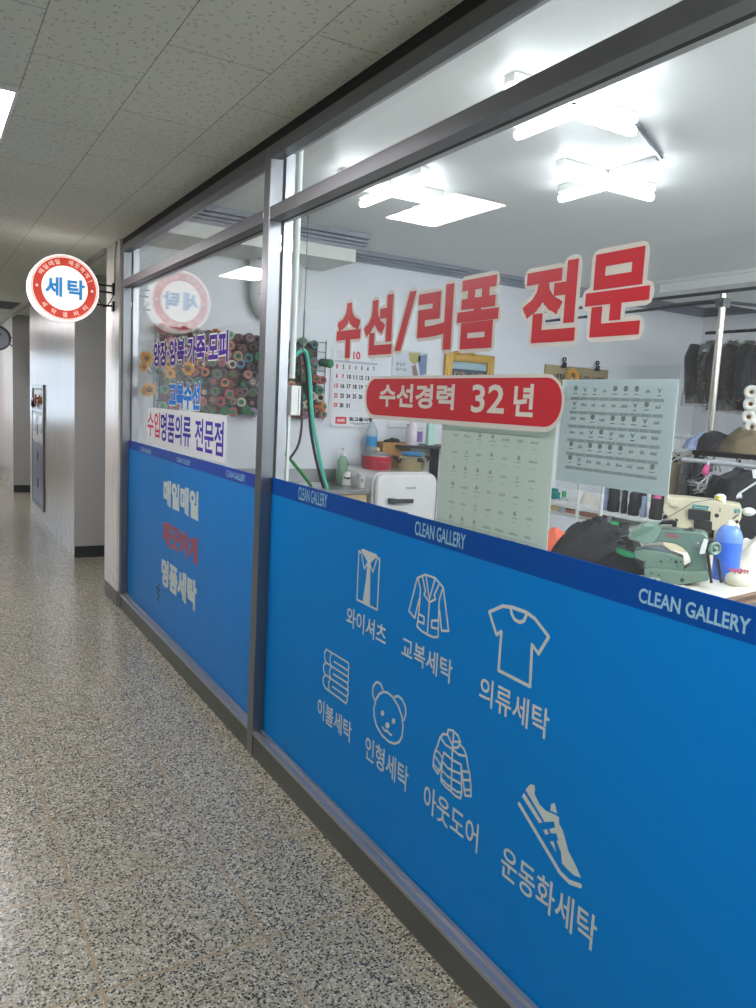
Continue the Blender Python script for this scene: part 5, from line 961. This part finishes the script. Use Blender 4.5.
# small things on the shelf unit at the left of the stand
SXp = 2.75
t = thing('shelf_unit', (SXp, 3.9, .3), 'white shelf unit with boxes seen below the notice', 'shelf unit')
for i, z_ in enumerate((.48, .78, P(560, 501, 'x', SXp).z)): obj('shelf', MB().box((SXp, 3.3, z_-.02), (SXp+.3, 4.6, z_)), M['white_pl'], t, .002)
for y_ in (3.3, 4.6): obj('post', MB().box((SXp+.01, y_-.03, .012), (SXp+.04, y_, 1.35)), M['white_pl'], t)
sh1 = .78; shT = P(560, 501, 'x', SXp).z
def sbox(name, px0, px1, pz, z0, m, label, cat, d=.16, x=SXp+.03):
    a = P(px0, 520, 'x', x); b = P(px1, 520, 'x', x); return tag(obj(name, MB().box((x, b.y, z0), (x+d, a.y, P((px0+px1)/2, pz, 'x', x).z)), m, bevel=.004), label, cat)
sbox('storage_box', 562, 576, 510, sh1, M['pinkbox'], 'pinkish brown box at the left on the shelf unit', 'box'); sbox('storage_box', 579, 598, 512, sh1, M['pinkbox'], 'wide pinkish brown box under the crumpled paper', 'box'); sbox('storage_box', 548, 560, 506, sh1, M['creambox'], 'cream coloured box on the shelf unit, leftmost below the notice', 'box')
q = P(553, 499, 'x', SXp+.05); tag(obj('spool_holder', MB().box((SXp+.03, q.y-.03, shT), (SXp+.09, q.y+.03, shT+.05)).box((SXp+.04, q.y-.02, shT+.05), (SXp+.08, q.y-.005, shT+.075)).box((SXp+.04, q.y+.005, shT+.05), (SXp+.08, q.y+.02, shT+.075)), M['teal'], bevel=.003), 'small teal holder on the top shelf below the notice corner', 'holder')
q = P(560, 520, 'x', SXp-.1)
for x_, y_, l_ in ((560, 519, 'small jar with a green lid in front of the boxes'),): 
    q = P(x_, y_, 'x', SXp+.0); c = thing('glue_bottle', (SXp+.02, q.y, sh1), l_, 'bottle'); obj('bottle', MB().lathe((SXp-.0+.02, q.y, sh1), [(.03, 0), (.03, .09), (.015, .11)], 16), M['clear_bottle'], c); obj('cap', MB().lathe((SXp+.02, q.y, sh1+.11), [(.017, 0), (.015, .04)], 12), M['green_hose'], c)
q = P(587, 513, 'x', SXp+.1); heap('paper_wad', (SXp+.11, q.y, P(588, 513, 'x', SXp+.03).z+.002), .09, .09, .13, M['white_cloth'], 'crumpled white printed paper on top of the wide box', 'paper', 3.3)
for x_, y_, m_, l_ in ((612.5, 532, 'green_hose', 'green topped spool low beside the black heap'), (602.5, 532, 'pinkred', 'pink topped black spool low beside the post'), (622, 534, 'black', 'black spool right of the green topped spool')):
    q = on_z(x_, y_+6, TZ); q = P(x_, y_+10, 'x', 2.25); q.z = TZ; c = thing('thread_spool', q, l_, 'spool'); F = Face(q); h = F(x_, y_-8).z-TZ; obj('thread', MB().lathe(q, [(.03, 0), (.032, .01), (.032, h-.02), (.025, h-.01)], 18), M['thread_black'], c); obj('top_cap', MB().lathe(q+Vector((0, 0, h-.01)), [(.028, 0), (.028, .02), (.02, .026)], 18), M[m_], c)
# ================================================================== POLE, RAILS AND CLOTHES
pt = P(723, 303, 'x', 3.5)
t = thing('chrome_pole', (pt.x, pt.y, .012), 'chrome pole standing in front of the plastic wrapped clothes', 'pole')
obj('tube', MB().tube([(pt.x, pt.y, .03), (pt.x, pt.y, pt.z+.06)], .024, 20), M['pole'], t); obj('foot_plate', MB().lathe((pt.x, pt.y, .012), [(.06, 0), (.06, .008), (.03, .02)], 20), M['dark_steel'], t)
obj('clamp', MB().box((pt.x-.035, pt.y-.035, pt.z-.03), (pt.x+.035, pt.y+.035, pt.z+.03)).lathe((pt.x-.036, pt.y, pt.z), [(.018, 0), (.018, .02)], 10, (-1, 0, 0)), M['grey_metal'], t, .008)
zr = pt.z+.075
t = thing('hanging_rail', (3.5, 3, zr), 'long thin metal rail crossing above the chrome pole', 'rail'); obj('tube', MB().tube([(3.5, .6, zr), (3.5, WY-.001, zr)], .012, 10), M['dark_steel'], t)
for y_ in (1.0, 4.4): obj('drop_rod', MB().tube([(3.5, y_, zr), (3.5, y_, SZ-.001)], .006, 6), M['dark_steel'], t)
z2 = pt.z+.01; a = P(649, 315, 'z', z2); b = P(717, 306.5, 'z', z2)
t = thing('hanging_rail', (3.7, 4, z2), 'lower metal rail that meets the pole clamp', 'rail'); obj('tube', MB().tube([(pt.x+.0, pt.y+.036, z2), (pt.x+.1, WY-.001, z2)], .011, 10).tube([(pt.x+.036, pt.y, z2), (5.79, pt.y-.5, z2)], .011, 10), M['dark_steel'], t)
obj('bracket_plate', MB().box((pt.x-.02, pt.y+.04, z2+.012), (pt.x+.03, pt.y+.42, z2+.018)).box((pt.x+.04, pt.y-.3, z2+.012), (pt.x+.4, pt.y-.25, z2+.018)), M['grey_metal'], t)
def ring2(c, u, w, hw, hd, z, n=20, wob=0, seed=0):
    out = []
    for i in range(n):
        a = 2*PI*i/n; k = 1+wob*noise.noise(Vector((math.cos(a)*2.2, math.sin(a)*2.2, z*4+seed)))
        out.append(c+u*(hw*k*math.copysign(abs(math.cos(a))**.8, math.cos(a)))+w*(hd*k*math.sin(a))+Vector((0, 0, z)))
    return out
def garment(name, top, u, wd, h, dep, m, label, seed, hook=True, rail_z=None, sleeves=True, cat='garment', group=None, msleeve=None):
    """hanging jacket: shoulders on a hanger, body with folds, two sleeves; top is the neck point"""
    top = Vector(top); u = Vector(u).normalized(); w = Vector((-u.y, u.x, 0)); t = thing(name, top-Vector((0, 0, h)), label, cat, group)
    prof = [(0, .16, .5), (-.03, .2, .6), (-.06, .55, .8), (-.11, .92, .95), (-.2, .98, 1.05), (-.45, .9, 1.0), (-.7, .92, 1.05), (-.9, 1.0, 1.1), (-1, 1.02, 1.12)]
    rings = [ring2(top, u, w, wd/2*b, dep/2*c, a*h, 28, .35 if a < -.15 else .1, seed) for a, b, c in prof]
    obj('body', MB().ring_loft(rings[::-1]), m, t)
    if m in (M['black_shiny'], M['grey_wrapped']):
        rg = [ring2(top, u, w, wd/2*b*1.22, dep/2*c*1.25, a*h*1.06+.01, 28, .35 if a < -.15 else .1, seed) for a, b, c in prof]; obj('plastic_cover', MB().ring_loft(rg[::-1]), M['bag'], t)
    if sleeves:
        for s in (-1, 1):
            pts = [top+u*(s*wd*.44)+Vector((0, 0, -.10*h)), top+u*(s*wd*.54)+Vector((0, 0, -.28*h)), top+u*(s*wd*.56)+w*.02*s+Vector((0, 0, -.55*h)), top+u*(s*wd*.55)-w*.03+Vector((0, 0, -.86*h))]
            mb = MB(); rs = [dep*.36, dep*.42, dep*.38, dep*.33]; mb.tube(pts, rs, 12); obj('sleeve', mb, msleeve or m, t)
    if hook:
        rz = rail_z or top.z+.06; pts = [top+Vector((0, 0, -.01)), top+Vector((0, 0, rz-top.z-.02))]+[Vector((top.x, top.y, rz-.0))+w*(.018*math.sin(a))+Vector((0, 0, .018-.018*math.cos(a)+.0)) for a in (0.6, 1.6, 2.6, 3.5)]
        obj('hanger_hook', MB().tube(pts, .003, 6), M['wire'], t)
    return t
# plastic wrapped clothes high up
XG = 4.7; rzz = P(740, 331, 'x', XG).z; ga = P(718, 335, 'x', XG); gb_ = P(756, 329, 'x', XG)
t = thing('clothes_rail', (XG, 3.5, rzz), 'dark clothes rail with a row of hangers at upper right', 'rail'); obj('tube', MB().tube([(XG, 1.2, rzz), (XG, ga.y+.12, rzz)], .014, 10), M['black_metal'], t)
for y_ in (1.3, 2.4): obj('drop_rod', MB().tube([(XG, y_, rzz), (XG, y_, 2.529)], .008, 6), M['black_metal'], t)
ud = Vector((.6, -.8, 0))
for x_, l_, m_, w_, s_ in ((711, 'black garment in clear plastic, directly left of and behind the chrome pole', 'black_shiny', .30, 1), (733, 'black garment in clear plastic just right of the chrome pole', 'black_shiny', .30, 2), (750, 'black garment in clear plastic farther right of the pole, above the rolls', 'black_shiny', .34, 3), (768, 'dark garment cut off by the right edge, above the rolls', 'black_cloth', .36, 4)):
    q = P(x_, 341, 'x', XG); zb = P(x_-8, 404 if x_ < 715 else 411, 'x', XG).z; garment('wrapped_garment', (XG, q.y, q.z), (1, -.25, 0), w_*1.05, q.z-zb, .16, M[m_], l_, s_*3.3, rail_z=rzz+.0)
for i in range(9):
    y_ = ga.y-.02-.13*i; h = copy_tree(hp) if i else None
    if not i:
        hp = thing('empty_hanger', (XG, y_, rzz), 'clear plastic hanger on the dark clothes rail', 'hanger', 'plastic hangers on the upper rail'); obj('hook', MB().tube([Vector((XG, y_, rzz-.1)), Vector((XG, y_, rzz-.03)), Vector((XG+.016, y_, rzz+.0)), Vector((XG, y_, rzz+.018)), Vector((XG-.016, y_, rzz+.0))], .003, 6), M['wire'], hp); obj('shoulder_bar', MB().tube([Vector((XG-.2, y_, rzz-.17)), Vector((XG, y_, rzz-.1)), Vector((XG+.2, y_, rzz-.17)), Vector((XG-.2, y_, rzz-.17))], .006, 6), M['white_pl'], hp)
    else: h.location = (XG, y_, rzz)
# lower rack: white hangers and clothes, left of the pole
XR = 3.3; lz = P(690, 438, 'x', XR).z; ya = P(664, 437, 'x', XR).y; yb = P(704, 441, 'x', XR).y
t = thing('clothes_rack', (XR, (ya+yb)/2, .012), 'low clothes rack packed with white hangers left of the pole', 'clothes rack'); obj('rail', MB().tube([(XR, yb-.1, lz), (XR, ya+.35, lz)], .012, 10), M['wire'], t)
for y_ in (yb-.09, ya+.34): obj('post', MB().tube([(XR, y_, .012), (XR, y_, lz)], .012, 10), M['wire'], t)
h0 = None
for i in range(12):
    y_ = yb+(ya-yb+.1)*i/11
    if h0 is None:
        h0 = thing('white_hanger', (XR, y_, lz), 'white wire hanger on the low clothes rack', 'hanger', 'white hangers on the low rack'); obj('hook', MB().tube([Vector((XR, y_, lz-.09)), Vector((XR, y_, lz-.03)), Vector((XR+.018, y_, lz+.0)), Vector((XR+.004, y_, lz+.02)), Vector((XR-.016, y_, lz+.006))], .006, 6), M['white_pl'], h0); obj('shoulder_bar', MB().tube([Vector((XR-.19, y_, lz-.17)), Vector((XR, y_, lz-.09)), Vector((XR+.19, y_, lz-.17))], .006, 6), M['white_pl'], h0)
    else: h = copy_tree(h0); h.location = (XR, y_, lz); h.rotation_euler = (0, 0, random.uniform(-.3, .3))
def g2(x_, y_, yb_, w_, m, label, seed, u=(1, -.12, 0), X_=XR, dep=.10, ms=None):
    q = P(x_, y_, 'x', X_); zb = P(x_, yb_, 'x', X_).z; return garment('hanging_garment', q, u, w_, q.z-zb, dep, m, label, seed, rail_z=lz, msleeve=ms)
g2(668, 449, 520, .36, M['black_cloth'], 'black garment mostly behind the white notice, left end of the low rack', 11, X_=XR+.15); g2(690, 455, 545, .27, M['beige_cloth'], 'beige coat hanging on the low rack beside the notice', 12); g2(702, 457, 530, .25, M['grey_wrapped'], 'grey garment in clear plastic between beige coat and black one', 13, X_=XR-.1)
g2(713, 474, 520, .24, M['navy_cloth'], 'navy black garment under the shelf, left of the pink hanger', 14, X_=XR-.12)
# shelf with folded clothes, right of the low rack
XS = 2.95; s0 = P(697, 450, 'x', XS); sZ = s0.z
t = thing('clothes_shelf', (XS+.2, 2.7, sZ-.04), 'dark shelf piled with folded clothes at the right', 'shelf'); obj('board', MB().box((XS-.02, 1.6, sZ-.03), (XS+.45, s0.y+.02, sZ)), M['black_metal'], t, .003); rz_ = P(715, 462, 'x', XS).z
obj('front_rail', MB().tube([(XS-.06, 1.6, rz_), (XS-.06, s0.y+.05, rz_)], .013, 10), M['wire'], t)
for y_ in (1.62, s0.y-.0): obj('post', MB().tube([(XS+.0, y_, .012), (XS+.0, y_, sZ-.03)], .015, 8).tube([(XS+.42, y_, .012), (XS+.42, y_, sZ-.03)], .015, 8), M['black_metal'], t)
def fold(x_, dz, rx, ry, h, m, label, seed): 
    q = P(x_, 450, 'x', XS+.2); return heap('folded_clothes', (XS+.2, q.y, sZ+dz), rx, ry, h, m, label, 'clothes', seed, 0, .35, None, 5)
fold(707, .001, .2, .12, .10, M['stripe'], 'blue and white patterned shirt folded at the left end of the shelf', 1.1); fold(722, .001, .2, .15, .11, M['black_cloth'], 'folded black clothes in the middle of the shelf', 2.2); fold(748, .001, .22, .17, .135, M['olive'], 'olive brown clothes folded at the right end of the shelf', 3.4)
# rolls stacked at the right edge
for i, (x_, y_) in enumerate(((751.5, 392), (750.5, 404), (748.5, 417), (752, 427))):
    X_ = XS+.28; q = P(x_, y_, 'x', X_); c = thing('paper_roll', q, 'white roll %s in the stack at the right edge' % ['on top', 'second from the top', 'third from the top, jutting out left', 'lowest'][i], 'roll', 'stacked white rolls'); ax = Vector((-.84, -.54, .06))
    obj('roll_body', MB().lathe(q, [(.014, -.01), (.014, 0), (.043, 0), (.043, -.3), (.014, -.3)], 22, ax, caps=False), M['roll'], c); obj('core', MB().lathe(q, [(.0138, .0), (.010, .0), (.010, -.29), (.0, -.29)], 16, ax, caps=False), M['cardboard'], c)
# bunch of wire hangers under the shelf, with a pink tie
random.seed(21); hb_ = None; qh = P(716, 478, 'x', XS-.06)
for i in range(9):
    if hb_ is None:
        hb_ = thing('wire_hanger', (XS-.06, qh.y, rz_), 'wire hanger in the bunch under the shelf', 'hanger', 'bunch of wire hangers'); c = Vector((XS-.06, qh.y, rz_)); pts = [c+Vector((0, .0, -.05)), c+Vector((0, 0, .012)), c+Vector((0, .016, .02)), c+Vector((0, .024, .004))]
        obj('hook', MB().tube(pts, .0025, 5), M['wire'], hb_); b = c+Vector((0, 0, -.05)); obj('wire_frame', MB().tube([b, b+Vector((0, -.19, -.1)), b+Vector((0, .19, -.1)), b], .0038, 5), M['wire'], hb_)
    else: h = copy_tree(hb_); h.location = (XS-.06, qh.y+random.uniform(-.1, .1), rz_); h.rotation_euler = (random.uniform(-.25, .25), random.uniform(-.15, .15), random.uniform(-.9, .9))
a = P(707, 468, 'x', XS-.08); F = Face(a); hs = [(708.5, 461), (706, 478), (699, 484), (697.5, 489), (700.5, 492), (706, 486), (709, 474)]
t = thing('white_hanger', a, 'white plastic hanger with a pink clip, dangling above the cream machine', 'hanger'); obj('hanger_frame', MB().tube([F(*p) for p in hs], .006, 8), M['white_pl'], t); obj('pink_clip', MB().ball(F(705.5, 471), .02, .02, .03).ball(F(707, 468), .015, .015, .025), M['pink'], t)
q = P(722, 472, 'x', XS+.2); tag(obj('white_bar', MB().box((XS+.1, P(726, 470, 'x', XS+.1).y, q.z-.03), (XS+.13, P(710, 470, 'x', XS+.1).y, q.z)), M['cream_vinyl'], bevel=.004), 'cream bar running under the clothes shelf', 'bar')
# black clothes below right of the shelf
for x_, y_, yb_, w_, m_, l_, s_ in ((739, 468, 560, .34, 'denim', 'dark grey garment hanging below the shelf, right of the hangers', 31), (750, 470, 580, .40, 'black_cloth', 'black garment hanging below the shelf, beside the dark grey one', 32), (762, 470, 590, .45, 'black_cloth', 'black garment at the right edge below the shelf', 33)):
    q = P(x_, y_, 'x', XS-.06); zb = P(x_, yb_, 'x', XS-.06).z; garment('hanging_garment', q, (1, -.12, 0), w_, q.z-zb, .10, M[m_], l_, s_, rail_z=rz_)
F = Face(P(745, 490, 'x', 2.7)); t = thing('white_hanger', F.o, 'white hanger lying slanted across the black clothes at right', 'hanger'); obj('hanger_frame', MB().tube([F(734, 497), F(757, 482), F(770, 478)], .006, 8).tube([F(734, 497), F(742, 496)], .012, 8), M['white_pl'], t)
F = Face(P(754, 476, 'x', 2.65)); tag(obj('white_label', MB().prism([F(752, 470), F(760, 469), F(760, 479), F(753, 478)], -F.n*.004), M['paper']), 'white label tag at the right edge below the shelf', 'label')
